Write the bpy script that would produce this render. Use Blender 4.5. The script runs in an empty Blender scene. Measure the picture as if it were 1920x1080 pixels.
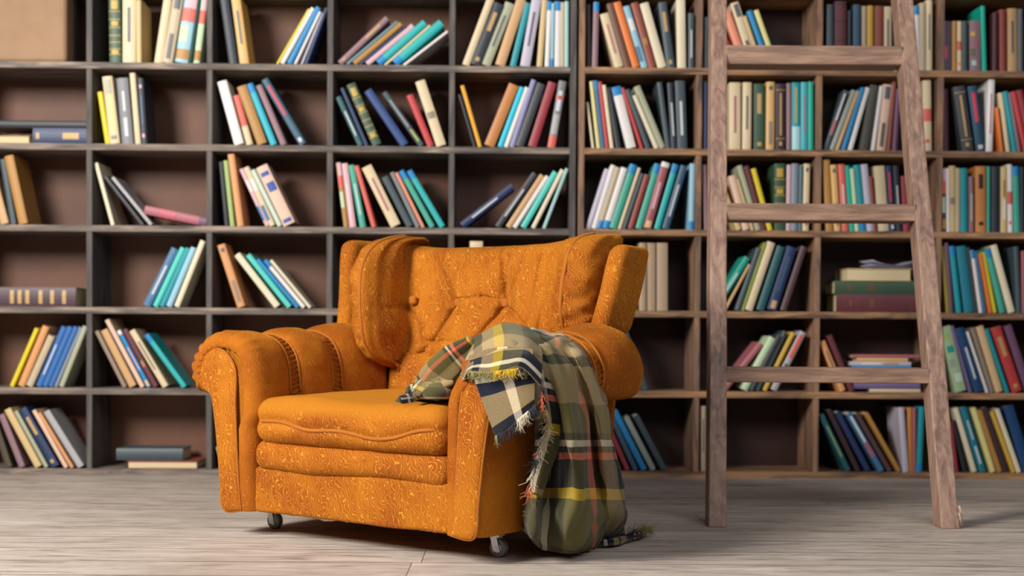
import bpy, math, random
from mathutils import Vector, Matrix, noise
random.seed(7)
SC = bpy.context.scene
COL = SC.collection
# ---------------------------------------------------------------- camera, world, lights, exposure
F = 2400.0; H = 0.58; PITCH = math.radians(1.15); ROLL = 0.0065; SHIFT = 135.0
cam_d = bpy.data.cameras.new('camera'); cam = bpy.data.objects.new('camera', cam_d); COL.objects.link(cam)
cam_d.sensor_width = 36.0; cam_d.lens = 36.0 * F / 1920.0; cam_d.shift_y = SHIFT / 1920.0
cam_d.dof.use_dof = True; cam_d.dof.focus_distance = 3.35; cam_d.dof.aperture_fstop = 2.2
CR = (Matrix.Rotation(math.pi / 2 - PITCH, 4, 'X') @ Matrix.Rotation(ROLL, 4, 'Z'))
cam.matrix_world = Matrix.Translation((0, 0, H)) @ CR
SC.camera = cam
w = bpy.data.worlds.new('world'); SC.world = w; w.use_nodes = True
bg = w.node_tree.nodes['Background']; bg.inputs[0].default_value = (0.80, 0.88, 1.0, 1); bg.inputs[1].default_value = 0.055
def area(name, loc, target, sx, sy, power, color):
    l = bpy.data.lights.new(name, 'AREA'); l.shape = 'RECTANGLE'; l.size = sx; l.size_y = sy
    l.energy = power; l.color = color
    o = bpy.data.objects.new(name, l); COL.objects.link(o); o.location = loc
    o.rotation_euler = (Vector(target) - Vector(loc)).to_track_quat('-Z', 'Y').to_euler(); return o
area('window_daylight', (-3.0, 1.1, 2.75), (0.0, 4.3, 0.5), 1.4, 1.5, 370, (1.0, 0.95, 0.88))
area('room_fill', (1.6, 0.4, 3.3), (0.7, 4.6, 0.0), 3.0, 2.0, 78, (0.94, 0.96, 1.0))  # added overhead fill to brighten the floor, not a real source in the room
SC.view_settings.view_transform = 'Standard'; SC.view_settings.look = 'None'
SC.view_settings.exposure = 0.0; SC.view_settings.gamma = 1.0; SC.view_settings.use_curve_mapping = False

def ray(px, py):
    d = Vector(((px - 960) / F, (540 - py + SHIFT) / F, -1.0))
    return (CR.to_3x3() @ d)
# ---------------------------------------------------------------- helpers
def lin(h):
    h = h.lstrip('#'); c = [int(h[i:i + 2], 16) / 255 for i in (0, 2, 4)]
    return tuple(x / 12.92 if x <= 0.04045 else ((x + 0.055) / 1.055) ** 2.4 for x in c)
def mesh_obj(name, vs, fs, mats, parent=None, smooth=True, uvs=None, fm=None, sub=0):
    me = bpy.data.meshes.new(name); me.from_pydata([tuple(v) for v in vs], [], fs)
    if not isinstance(mats, (list, tuple)): mats = [mats]
    for m in mats: me.materials.append(m)
    if fm:
        for p, i in zip(me.polygons, fm): p.material_index = i
    for p in me.polygons: p.use_smooth = smooth
    if uvs:
        ul = me.uv_layers.new(name='UVMap')
        for l in me.loops: ul.data[l.index].uv = uvs[l.vertex_index]
    me.update()
    o = bpy.data.objects.new(name, me); COL.objects.link(o)
    if parent: o.parent = parent
    if sub:
        s = o.modifiers.new('sub', 'SUBSURF'); s.levels = sub; s.render_levels = sub
    return o
def empty(name, loc=(0, 0, 0), rz=0.0):
    o = bpy.data.objects.new(name, None); COL.objects.link(o); o.location = loc; o.rotation_euler = (0, 0, rz)
    o.empty_display_size = 0.1; return o
def tag(o, label=None, cat=None, group=None, kind=None):
    if label: o['label'] = label
    if cat: o['category'] = cat
    if group: o['group'] = group
    if kind: o['kind'] = kind
    return o
def boxvf(x0, x1, y0, y1, z0, z1, off=0):
    v = [(x0, y0, z0), (x1, y0, z0), (x1, y1, z0), (x0, y1, z0), (x0, y0, z1), (x1, y0, z1), (x1, y1, z1), (x0, y1, z1)]
    f = [(0, 3, 2, 1), (4, 5, 6, 7), (0, 1, 5, 4), (1, 2, 6, 5), (2, 3, 7, 6), (3, 0, 4, 7)]
    return v, [tuple(i + off for i in q) for q in f]
def box(name, x0, x1, y0, y1, z0, z1, mat, parent=None, bev=0.0):
    v, f = boxvf(x0, x1, y0, y1, z0, z1)
    o = mesh_obj(name, v, f, mat, parent, smooth=False)
    if bev:
        b = o.modifiers.new('bevel', 'BEVEL'); b.width = bev; b.segments = 2; b.limit_method = 'ANGLE'
    return o
def axis_samples(s, r, m, k=5):
    r = min(r, s * 0.999)
    a = [-s + r * i / k for i in range(k)] + [-(s - r) + 2 * (s - r) * i / m for i in range(m + 1)] + [s - r + r * (i + 1) / k for i in range(k)]
    return a
def rbox(sx, sy, sz, r, m=(10, 10, 6), deform=None, k=5):
    """rounded box, full sizes, centred on 0; every surface is a dense grid"""
    s = (sx / 2, sy / 2, sz / 2); A = [axis_samples(s[i], r, m[i], k) for i in range(3)]
    vs = []; idx = {}; fs = []
    def vid(p):
        key = tuple(round(c, 6) for c in p)
        if key not in idx:
            q = Vector([max(-(s[i] - min(r, s[i] * .999)), min(s[i] - min(r, s[i] * .999), p[i])) for i in range(3)])
            d = Vector(p) - q; d = Vector([d[i] / min(r, s[i] * .999) for i in range(3)])
            if d.length > 1e-9: d.normalize()
            o = q + Vector([d[i] * min(r, s[i] * .999) for i in range(3)])
            if deform: o = deform(o)
            idx[key] = len(vs); vs.append(o)
        return idx[key]
    for ax in range(3):
        u, v = [(1, 2), (2, 0), (0, 1)][ax]
        for sg in (-1, 1):
            for i in range(len(A[u]) - 1):
                for j in range(len(A[v]) - 1):
                    q = []
                    for a, b in ((i, j), (i + 1, j), (i + 1, j + 1), (i, j + 1)):
                        p = [0, 0, 0]; p[ax] = sg * s[ax]; p[u] = A[u][a]; p[v] = A[v][b]; q.append(vid(p))
                    fs.append(tuple(q) if sg > 0 else tuple(reversed(q)))
    return vs, fs
def cr(P, t):
    """Catmull-Rom through the list P (tuples), t in 0..1"""
    n = len(P) - 1; x = max(0.0, min(n - 1e-6, t * n)); i = int(x); f = x - i
    g = lambda k: P[max(0, min(n, k))]
    a, b, c, d = g(i - 1), g(i), g(i + 1), g(i + 2)
    return tuple(0.5 * (2 * b[k] + (c[k] - a[k]) * f + (2 * a[k] - 5 * b[k] + 4 * c[k] - d[k]) * f * f + (-a[k] + 3 * b[k] - 3 * c[k] + d[k]) * f ** 3) for k in range(len(b)))
def crs(P, n): return [cr(P, i / (n - 1)) for i in range(n)]
def tube(name, pts, r, mat, parent=None, seg=8, rf=None, closed=False, uv=None):
    vs = []; fs = []; uvs = []; n = len(pts); P = [Vector(p) for p in pts]; L = 0
    up = Vector((0.123, 0.2, 1)).normalized(); prev = None
    for i, p in enumerate(P):
        t = (P[(i + 1) % n] - P[i - 1]) if closed else (P[min(n - 1, i + 1)] - P[max(0, i - 1)])
        t.normalize()
        a = (prev - t * prev.dot(t)) if prev else (up - t * up.dot(t))
        if a.length < 1e-6: a = t.orthogonal()
        a.normalize(); prev = a; b = t.cross(a)
        if i: L += (P[i] - P[i - 1]).length
        rr = r * (rf(i / max(1, n - 1)) if rf else 1)
        for k in range(seg):
            an = 2 * math.pi * k / seg
            vs.append(p + (a * math.cos(an) + b * math.sin(an)) * rr); uvs.append((k / seg * 6.28 * r, L))
    m = n if closed else n - 1
    for i in range(m):
        for k in range(seg):
            j = (i + 1) % n
            fs.append((i * seg + k, i * seg + (k + 1) % seg, j * seg + (k + 1) % seg, j * seg + k))
    if not closed:
        fs.append(tuple(reversed(range(seg)))); fs.append(tuple(range((n - 1) * seg, n * seg)))
    if name is None: return vs, fs, uvs
    return mesh_obj(name, vs, fs, mat, parent, uvs=uvs if uv else None)
def merge(parts):
    V = []; Fc = []; U = []
    for p in parts:
        o = len(V); V += list(p[0]); Fc += [tuple(i + o for i in f) for f in p[1]]
        U += list(p[2]) if len(p) > 2 else [(0, 0)] * len(p[0])
    return V, Fc, U
# ---------------------------------------------------------------- materials
class NT:
    def __init__(s, name):
        s.m = bpy.data.materials.new(name); s.m.use_nodes = True; s.t = s.m.node_tree; s.n = s.t.nodes
        s.b = s.n['Principled BSDF']
    def add(s, typ, **kw):
        x = s.n.new('ShaderNode' + typ)
        for k, v in kw.items():
            if k.startswith('i_'): x.inputs[k[2:].replace('_', ' ')].default_value = v
            else: setattr(x, k, v)
        return x
    def l(s, a, b): s.t.links.new(a, b)
    def math(s, op, a, b=None, c=None):
        x = s.n.new('ShaderNodeMath'); x.operation = op
        for i, q in enumerate((a, b, c)):
            if q is None: continue
            if isinstance(q, (int, float)): x.inputs[i].default_value = q
            else: s.l(q, x.inputs[i])
        return x.outputs[0]
    def mix(s, f, a, b, mode='MIX'):
        x = s.n.new('ShaderNodeMix'); x.data_type = 'RGBA'; x.blend_type = mode
        for i, q in ((0, f), (6, a), (7, b)):
            if isinstance(q, (int, float)): x.inputs[i].default_value = q
            elif isinstance(q, tuple): x.inputs[i].default_value = (*q, 1) if len(q) == 3 else q
            else: s.l(q, x.inputs[i])
        return x.outputs[2]
    def ramp(s, f, stops, interp='LINEAR'):
        x = s.n.new('ShaderNodeValToRGB'); x.color_ramp.interpolation = interp; e = x.color_ramp.elements
        while len(e) < len(stops): e.new(0.5)
        for k, (p, c) in enumerate(stops):
            e[k].position = p; e[k].color = (*c, 1) if len(c) == 3 else c
        s.l(f, x.inputs[0]); return x.outputs[0]
    def coord(s, out='Object', scale=(1, 1, 1), rot=(0, 0, 0)):
        c = s.n.new('ShaderNodeTexCoord'); m = s.n.new('ShaderNodeMapping'); m.inputs['Scale'].default_value = scale
        m.inputs['Rotation'].default_value = rot
        s.l(c.outputs[out], m.inputs[0]); return m.outputs[0]
    def noise(s, vec, scale, detail=2, rough=.5, dist=0):
        x = s.n.new('ShaderNodeTexNoise'); s.l(vec, x.inputs['Vector']); x.inputs['Scale'].default_value = scale
        x.inputs['Detail'].default_value = detail; x.inputs['Roughness'].default_value = rough; x.inputs['Distortion'].default_value = dist
        return x.outputs['Fac']
    def bump(s, h, st, dist=.01):
        x = s.n.new('ShaderNodeBump'); x.inputs['Strength'].default_value = st; x.inputs['Distance'].default_value = dist
        s.l(h, x.inputs['Height']); s.l(x.outputs[0], s.b.inputs['Normal']); return x
    def out(s, col=None, rough=.6, **kw):
        if col is not None:
            if isinstance(col, tuple): s.b.inputs['Base Color'].default_value = (*col, 1)
            else: s.l(col, s.b.inputs['Base Color'])
        s.b.inputs['Roughness'].default_value = rough
        for k, v in kw.items(): s.b.inputs[k.replace('_', ' ')].default_value = v
        return s.m

def velvet(name, vis, top=None):
    t = NT(name); c = t.coord('Object')
    sp_ = t.n.new('ShaderNodeSeparateXYZ'); t.l(c, sp_.inputs[0])
    ph = t.math('ADD', t.math('ADD', t.math('MULTIPLY', sp_.outputs[0], 92), t.math('MULTIPLY', sp_.outputs[1], 80)), t.math('MULTIPLY', sp_.outputs[2], 34))
    n1 = t.noise(c, 62, 0, .5); n2 = t.noise(c, 19, 0, .5); n3 = t.noise(c, 120, 0, .5)
    k = t.math('ADD', ph, t.math('ADD', t.math('MULTIPLY', n1, 2.5), t.math('ADD', t.math('MULTIPLY', n2, 4.2), t.math('MULTIPLY', n3, .9))))
    fr = t.math('FRACT', k); a = t.math('ABSOLUTE', t.math('SUBTRACT', fr, .5)); a = t.math('MULTIPLY', a, 2)
    mr = t.add('MapRange', interpolation_type='SMOOTHSTEP'); t.l(a, mr.inputs[0]); mr.inputs[1].default_value = .66; mr.inputs[2].default_value = .96
    line = mr.outputs[0]
    big = t.noise(c, 3.6, 4, .6, .4); fine = t.noise(c, 900, 2, .6); brk = t.noise(c, 30, 2, .6)
    mb = t.add('MapRange'); t.l(big, mb.inputs[0]); mb.inputs[1].default_value = .38; mb.inputs[2].default_value = .60
    br = t.add('MapRange'); t.l(brk, br.inputs[0]); br.inputs[1].default_value = .34; br.inputs[2].default_value = .56; br.inputs[3].default_value = .5
    base = t.mix(mb.outputs[0], lin('#8a430c'), lin('#a65f12'))
    vv = t.math('MULTIPLY', t.math('MULTIPLY', line, br.outputs[0]), vis)
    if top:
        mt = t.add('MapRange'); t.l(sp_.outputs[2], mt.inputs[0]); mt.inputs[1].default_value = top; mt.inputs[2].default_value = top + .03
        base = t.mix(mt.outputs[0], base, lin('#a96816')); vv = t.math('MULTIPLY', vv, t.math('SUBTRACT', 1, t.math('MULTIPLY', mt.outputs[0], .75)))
    col = t.mix(vv, base, lin('#cf9638'))
    t.b.inputs['Sheen Weight'].default_value = .35; t.b.inputs['Sheen Roughness'].default_value = .38
    t.b.inputs['Sheen Tint'].default_value = (*lin('#ffb53a'), 1)
    hgt = t.math('ADD', t.math('MULTIPLY', line, .8), t.math('MULTIPLY', fine, .35))
    t.bump(hgt, .35, .003)
    return t.out(col, .85, Specular_IOR_Level=.15)
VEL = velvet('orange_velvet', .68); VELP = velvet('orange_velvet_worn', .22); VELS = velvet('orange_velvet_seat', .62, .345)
def velvet_cord():
    t = NT('orange_velvet_cord'); c = t.coord('Object'); n = t.noise(c, 300, 2); big = t.noise(c, 12, 2)
    t.bump(n, .3, .002); t.b.inputs['Sheen Weight'].default_value = .5; t.b.inputs['Sheen Tint'].default_value = (*lin('#ffb53a'), 1)
    return t.out(t.mix(big, lin('#8f4a08'), lin('#ad650c')), .85)
CORD = velvet_cord()
def wood(name, dark, mid, light, axis='X', wear=.5, rough=.7, sc=1.0):
    t = NT(name)
    s = {'X': (1.2, 14, 14), 'Z': (14, 14, 1.2)}[axis]
    c = t.coord('Object', tuple(q * sc for q in s)); g = t.noise(c, 3.2, 6, .62, .9)
    c2 = t.coord('Object', tuple(q * sc for q in {'X': (.7, 3, 3), 'Z': (3, 3, .7)}[axis])); b = t.noise(c2, 2.4, 4, .6, .5)
    w_ = t.n.new('ShaderNodeTexWave'); w_.wave_type = 'BANDS'; w_.bands_direction = 'Y' if axis == 'X' else 'X'
    c3 = t.coord('Object', {'X': (.5, 5, 5), 'Z': (5, 5, .35)}[axis]); t.l(c3, w_.inputs[0]); w_.inputs['Scale'].default_value = 2.5; w_.inputs['Distortion'].default_value = 9; w_.inputs['Detail'].default_value = 3
    col = t.ramp(g, [(.36, dark), (.50, mid), (.66, light)])
    col = t.mix(t.math('MULTIPLY', w_.outputs['Fac'], .25), col, dark)
    m = t.add('MapRange'); t.l(b, m.inputs[0]); m.inputs[1].default_value = .5; m.inputs[2].default_value = .7
    col = t.mix(t.math('MULTIPLY', m.outputs[0], wear), col, light)
    t.bump(g, .35, .004)
    return t.out(col, rough)
WOOD_L = wood('grey_stained_shelf_wood', lin('#413b38'), lin('#625953'), lin('#9a8777'), 'X', .35)
WOOD_LV = wood('grey_stained_upright_wood', lin('#3a3636'), lin('#4b4746'), lin('#685e57'), 'Z', .25)
WOOD_R = wood('brown_stained_shelf_wood', lin('#4a3a30'), lin('#86664c'), lin('#bb8c60'), 'X', .8)
WOOD_RV = wood('brown_stained_upright_wood', lin('#4a3d35'), lin('#7e6150'), lin('#a67c5a'), 'Z', .8)
WOOD_IN = wood('dark_inner_board_wood', lin('#3a302b'), lin('#4b3f38'), lin('#5e4f45'), 'X', .2)
LAD = wood('worn_brown_ladder_wood', lin('#6f564a'), lin('#917262'), lin('#ab8b77'), 'Z', .35, .6)
LADH = wood('worn_brown_rung_wood', lin('#6d5446'), lin('#8e6f5c'), lin('#a98770'), 'X', .35, .6)
def backboard(nm, c0, c1):
    t = NT(nm); c = t.coord('Object'); b = t.noise(c, 1.6, 4, .6)
    return t.out(t.ramp(b, [(.3, c0), (.7, c1)]), .55, Specular_IOR_Level=.3)
BACK = backboard('brown_hardboard_back', lin('#553a2e'), lin('#76503e')); BACK_SHADED = backboard('shaded_hardboard_back', lin('#2c1b18'), lin('#3d2822'))  # second back is darkened: shade of the right-hand cells put into its colour
def floor_mat():
    t = NT('whitewashed_floor_boards')
    c = t.coord('Object'); sep = t.n.new('ShaderNodeSeparateXYZ'); t.l(c, sep.inputs[0])
    W = .19
    row = t.math('FLOOR', t.math('DIVIDE', sep.outputs[1], W)); fy = t.math('FRACT', t.math('DIVIDE', sep.outputs[1], W))
    wn = t.n.new('ShaderNodeTexWhiteNoise'); wn.noise_dimensions = '1D'; t.l(row, wn.inputs['W'])
    rnd = wn.outputs['Value']
    # board joints
    xs = t.math('DIVIDE', t.math('ADD', sep.outputs[0], t.math('MULTIPLY', rnd, 7.3)), 2.9); fx = t.math('FRACT', xs)
    cell = t.math('FLOOR', xs); wn2 = t.n.new('ShaderNodeTexWhiteNoise'); wn2.noise_dimensions = '2D'
    cx = t.n.new('ShaderNodeCombineXYZ'); t.l(row, cx.inputs[0]); t.l(cell, cx.inputs[1]); t.l(cx.outputs[0], wn2.inputs[0])
    r2 = wn2.outputs['Value']
    off = t.n.new('ShaderNodeCombineXYZ'); t.l(t.math('MULTIPLY', r2, 13), off.inputs[0]); t.l(t.math('MULTIPLY', r2, 5), off.inputs[2])
    va = t.n.new('ShaderNodeVectorMath'); va.operation = 'ADD'; t.l(c, va.inputs[0]); t.l(off.outputs[0], va.inputs[1])
    mp = t.n.new('ShaderNodeMapping'); mp.inputs['Scale'].default_value = (1.5, 11, 1); t.l(va.outputs[0], mp.inputs[0])
    g = t.noise(mp.outputs[0], 3.0, 8, .68, .8)
    mp2 = t.n.new('ShaderNodeMapping'); mp2.inputs['Scale'].default_value = (1.6, 5, 1); t.l(va.outputs[0], mp2.inputs[0])
    pat = t.noise(mp2.outputs[0], 1.8, 6, .7, .6)
    col = t.ramp(g, [(.36, lin('#72645a')), (.45, lin('#aa9c91')), (.56, lin('#bbafa4')), (.68, lin('#cfc4b9'))])
    col = t.mix(t.math('MULTIPLY', pat, .55), col, t.mix(r2, lin('#9c8f85'), lin('#c4b9af')))
    mpz = t.n.new('ShaderNodeMapping'); mpz.inputs['Scale'].default_value = (1, 1.8, 1); t.l(c, mpz.inputs[0])
    st = t.noise(mpz.outputs[0], 1.7, 5, .65, 1.0); ms = t.add('MapRange'); t.l(st, ms.inputs[0]); ms.inputs[1].default_value = .45; ms.inputs[2].default_value = .7
    col = t.mix(t.math('MULTIPLY', ms.outputs[0], .45), col, lin('#857869'))
    # thin scratches in several directions
    for ang, scl, th in ((.5, (1.4, 60, 1), .70), (-.9, (1.6, 70, 1), .71), (1.25, (1.2, 55, 1), .72)):
        mq = t.n.new('ShaderNodeMapping'); mq.inputs['Rotation'].default_value = (0, 0, ang); mq.inputs['Scale'].default_value = scl; t.l(c, mq.inputs[0])
        q = t.noise(mq.outputs[0], 1.0, 2, .5, .1); mm = t.add('MapRange'); t.l(q, mm.inputs[0]); mm.inputs[1].default_value = th; mm.inputs[2].default_value = th + .03
        col = t.mix(t.math('MULTIPLY', mm.outputs[0], .45), col, lin('#5d5148'))
    # dark scuffs
    mp3 = t.n.new('ShaderNodeMapping'); mp3.inputs['Scale'].default_value = (2.2, 15, 1); t.l(c, mp3.inputs[0])
    sc = t.noise(mp3.outputs[0], 2.2, 7, .72, 1.2); m = t.add('MapRange'); t.l(sc, m.inputs[0]); m.inputs[1].default_value = .62; m.inputs[2].default_value = .74
    col = t.mix(t.math('MULTIPLY', m.outputs[0], .75), col, lin('#4d453f'))
    # gaps
    d = t.math('MINIMUM', fy, t.math('SUBTRACT', 1, fy)); gw = t.math('ADD', .008, t.math('MULTIPLY', rnd, .016))
    gap = t.math('LESS_THAN', d, gw)
    dx = t.math('MINIMUM', fx, t.math('SUBTRACT', 1, fx)); gap2 = t.math('LESS_THAN', dx, .0004)
    gp = t.math('MAXIMUM', gap, gap2)
    col = t.mix(t.math('MULTIPLY', gp, .8), col, lin('#332b27'))
    hh = t.math('SUBTRACT', t.math('MULTIPLY', g, .3), gp); t.bump(hh, .5, .004)
    return t.out(col, .62, Specular_IOR_Level=.3)
FLOOR = floor_mat()
def flat(name, c, rough=.6, **kw):
    t = NT(name); return t.out(c if isinstance(c, tuple) else lin(c), rough, **kw)
# ---------------------------------------------------------------- room
fl = box('floor', -5, 5, -1.5, 6.2, -.04, 0, FLOOR); tag(fl, kind='structure')
PL = flat('wall_plaster', '#6b5f58', .9)
wl = box('wall_back', -5, 5, 5.72, 5.82, 0, 3.4, PL); tag(wl, kind='structure')
# ---------------------------------------------------------------- bookcases
D = 5.19; YAW = 0.0163; DEPTH = .26
BF = Matrix.Translation((0, D, 0)) @ Matrix.Rotation(math.atan(YAW), 4, 'Z')
BFI = BF.inverted()
def bc(px, py, depth=0.0):
    """photo position -> coordinates on the front plane of the bookcase (x, z)"""
    d = BFI.to_3x3() @ ray(px, py); o = BFI @ Vector((0, 0, H)); t = (depth - o.y) / d.y; p = o + d * t
    return p.x, p.z
SHELF_L = [bc(x, y)[1] for x, y in ((600, 130), (600, 284), (600, 438), (600, 591), (600, 742))]
TH = .026
UNDER = [sum(bc(x, y)[1] for x, y in q) / len(q) for q in (((5, 127), (1915, 145)), ((5, 280), (1915, 296)), ((5, 434.5), (1915, 446)), ((5, 589), (1915, 597)), ((5, 740), (1915, 748)))]
PITCHZ = (UNDER[0] - UNDER[4]) / 4
TOPS = [u + TH for u in UNDER]                     # shelf tops, rows 1..5
BASE_TOP = UNDER[4] - PITCHZ + TH                  # bottom board
ROWTOP = TOPS + [BASE_TOP]                         # surface the books of row r stand on
ZT = TOPS[0] + PITCHZ                              # board above the top row
DIVX = [-64, 167, 392, 618, 846]                   # dividers of the left case (photo x at mid height)
colx = lambda x: bc(x, 430)[0]
def case(name, xs, x_l, x_r, mh, mv, bk, label, dz=0.0, rows_up=1):
    root = empty(name); root.matrix_world = BF.copy(); tag(root, label, 'bookcase')
    e = .0115
    zt = ZT + PITCHZ * rows_up
    for xx, nm in ((x_l, 'side_panel'), (x_r, 'side_panel')):
        box(nm, xx - .012, xx + .012, 0, DEPTH, 0, zt, mv, root, .002)
    box('back_panel', x_l, x_r, DEPTH, DEPTH + .008, 0, zt, bk, root)
    zs = [zt - TH] + [ZT - TH + dz] + [u + dz for u in UNDER] + [BASE_TOP - TH + dz]
    for z in zs:
        box('shelf', x_l + .012, x_r - .012, .001, DEPTH, z, z + TH, mh, root, .002)
    lo = [0.0] + [0] * 9
    for xx in xs:
        for a, b in zip(zs[1:], zs[:-1]):
            box('divider', xx - e, xx + e, .002, DEPTH, a + TH, b, mv, root, .0015)
    box('plinth', x_l + .012, x_r - .012, .006, .03, 0.0, BASE_TOP - TH + dz, WOOD_IN, root)
    return root
XL0, XL1 = colx(-290), colx(1073)
XR0, XR1 = colx(1089), colx(2210)
case('bookcase', [colx(x) for x in DIVX], XL0, XL1, WOOD_L, WOOD_LV, BACK, 'grey-stained wooden cubby bookcase behind the armchair, left of the ladder')
case('bookcase', [colx(x) for x in (1309, 1534, 1761, 1985)], XR0, XR1, WOOD_R, WOOD_RV, BACK_SHADED, 'brown-stained wooden cubby bookcase with worn edges behind the ladder')
# ---------------------------------------------------------------- books
PAL = dict(cream='#d3bf9c', ivory='#dbd0b4', white='#ddd8d6', beige='#b9a88c', sand='#c9b07c', tan='#c39a6c', ochre='#a97a3a', amber='#e0a020',
  amberpale='#d2a868', mustard='#c9a23a', yellow='#d6c122', paleyellow='#d8cf8a', orange='#d9742e', orangetan='#c27e42', apricot='#cf9360', peach='#d6b384',
  salmon='#e08e72', coral='#cf5f52', red='#b8393a', brick='#8c3b34', rust='#8c4636', crimson='#93303a', maroon='#5f2c33', darkwine='#4a2029',
  rose='#a35d67', rosewood='#9a545c', blush='#d8b6a0', pink='#d8aab0', palepink='#cfa9b2', mauve='#8a6a72', plum='#6d4a66', purple='#6c5a86', darkplum='#38242c',
  plumbrown='#50393d', brown='#69422f', darkbrown='#33201a', aubergine='#47303c', lilac='#b9b3c4', lavender='#a5a0b8', lilacblue='#8b8bb5', grey='#75777b',
  greylight='#a5a3a5', charcoal='#3a3b42', black='#22242a', slate='#3d4b52', slateteal='#5f8088', slateblue='#34546a', navyblack='#232b38', navy='#20315a',
  royal='#1f3f78', royalnavy='#123f6e', denim='#33526b', steel='#355a70', steelblue='#3f6f96', steeldark='#20465f', blue='#1f7fb8', royalblue='#2f66a8',
  paleblue='#8fbcd0', cyan='#28a8bc', cyanbright='#15bcd8', aqua='#4fc4b8', paleteal='#9cc6c4', teal='#14909c', tealbright='#1fa8a8', skyteal='#3fa6b4',
  tealgreen='#149480', petrol='#16758a', darkteal='#21545a', seagreen='#3fa08c', emerald='#10a890', mint='#b8cfa8', palemint='#bfd0c0', sage='#a3a68c',
  sagegrey='#8f9a92', sagegreen='#9db48c', leafgreen='#9ab06a', olive='#5f6040', olivedark='#45443a', olivebrown='#4a4030', olivegold='#8f7c2c', olivegreen='#7c8c2c',
  forest='#34503a', leather='#b9783e', kraft='#a58d74', taupe='#8c7c6c', bluegrey='#7c8796', bluetop='#1380c0', gold='#b99a3c', goldpale='#b8955c',
  dkblue='#2a4a98', darkgrey='#55555a', redtitle='#c03a4a', whitetitle='#c9ccd0', blk='#2c2a2a', pinkband='#b85a6a', lightbottom='#a9d2d8', limespot='#a8b048')
CN = dict(sand='sandy', amberpale='pale amber', paleyellow='pale yellow', orangetan='orange-tan', salmon='salmon pink', rosewood='dusty rose', darkwine='dark wine',
  blush='pale pink', palepink='pink', darkplum='dark plum', plumbrown='plum brown', darkbrown='dark brown', lilacblue='lilac blue', greylight='light grey',
  slateteal='grey teal', slateblue='slate blue', navyblack='blue-black', royal='royal blue', royalnavy='deep blue', denim='denim blue', steel='steel blue',
  steelblue='steel blue', steeldark='dark steel blue', royalblue='mid blue', paleblue='pale blue', cyanbright='bright cyan', paleteal='pale teal', tealbright='bright teal',
  skyteal='sky teal', tealgreen='green teal', petrol='petrol blue', darkteal='dark teal', seagreen='sea green', palemint='pale mint', sagegrey='sage grey',
  sagegreen='sage green', leafgreen='leaf green', olivedark='dark olive', olivebrown='olive brown', olivegold='olive gold', olivegreen='olive green', forest='forest green',
  leather='tan leather', kraft='kraft brown', bluegrey='blue-grey')
_bm = {}
def bmat(c, rough=.5):
    if c not in _bm:
        t = NT('book_' + c); v = t.coord('Object'); n = t.noise(v, 30, 4, .6); a = lin(PAL.get(c, c))
        col = t.mix(t.math('MULTIPLY', n, .35), a, tuple(q * .72 for q in a))
        _bm[c] = t.out(col, rough)
    return _bm[c]
def pagemat():
    t = NT('book_pages'); v = t.coord('Object', (220, 1, 3)); n = t.noise(v, 4, 3, .6)
    return t.out(t.mix(n, lin('#b9a680'), lin('#dccba4')), .85)
PAGES = pagemat()
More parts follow.
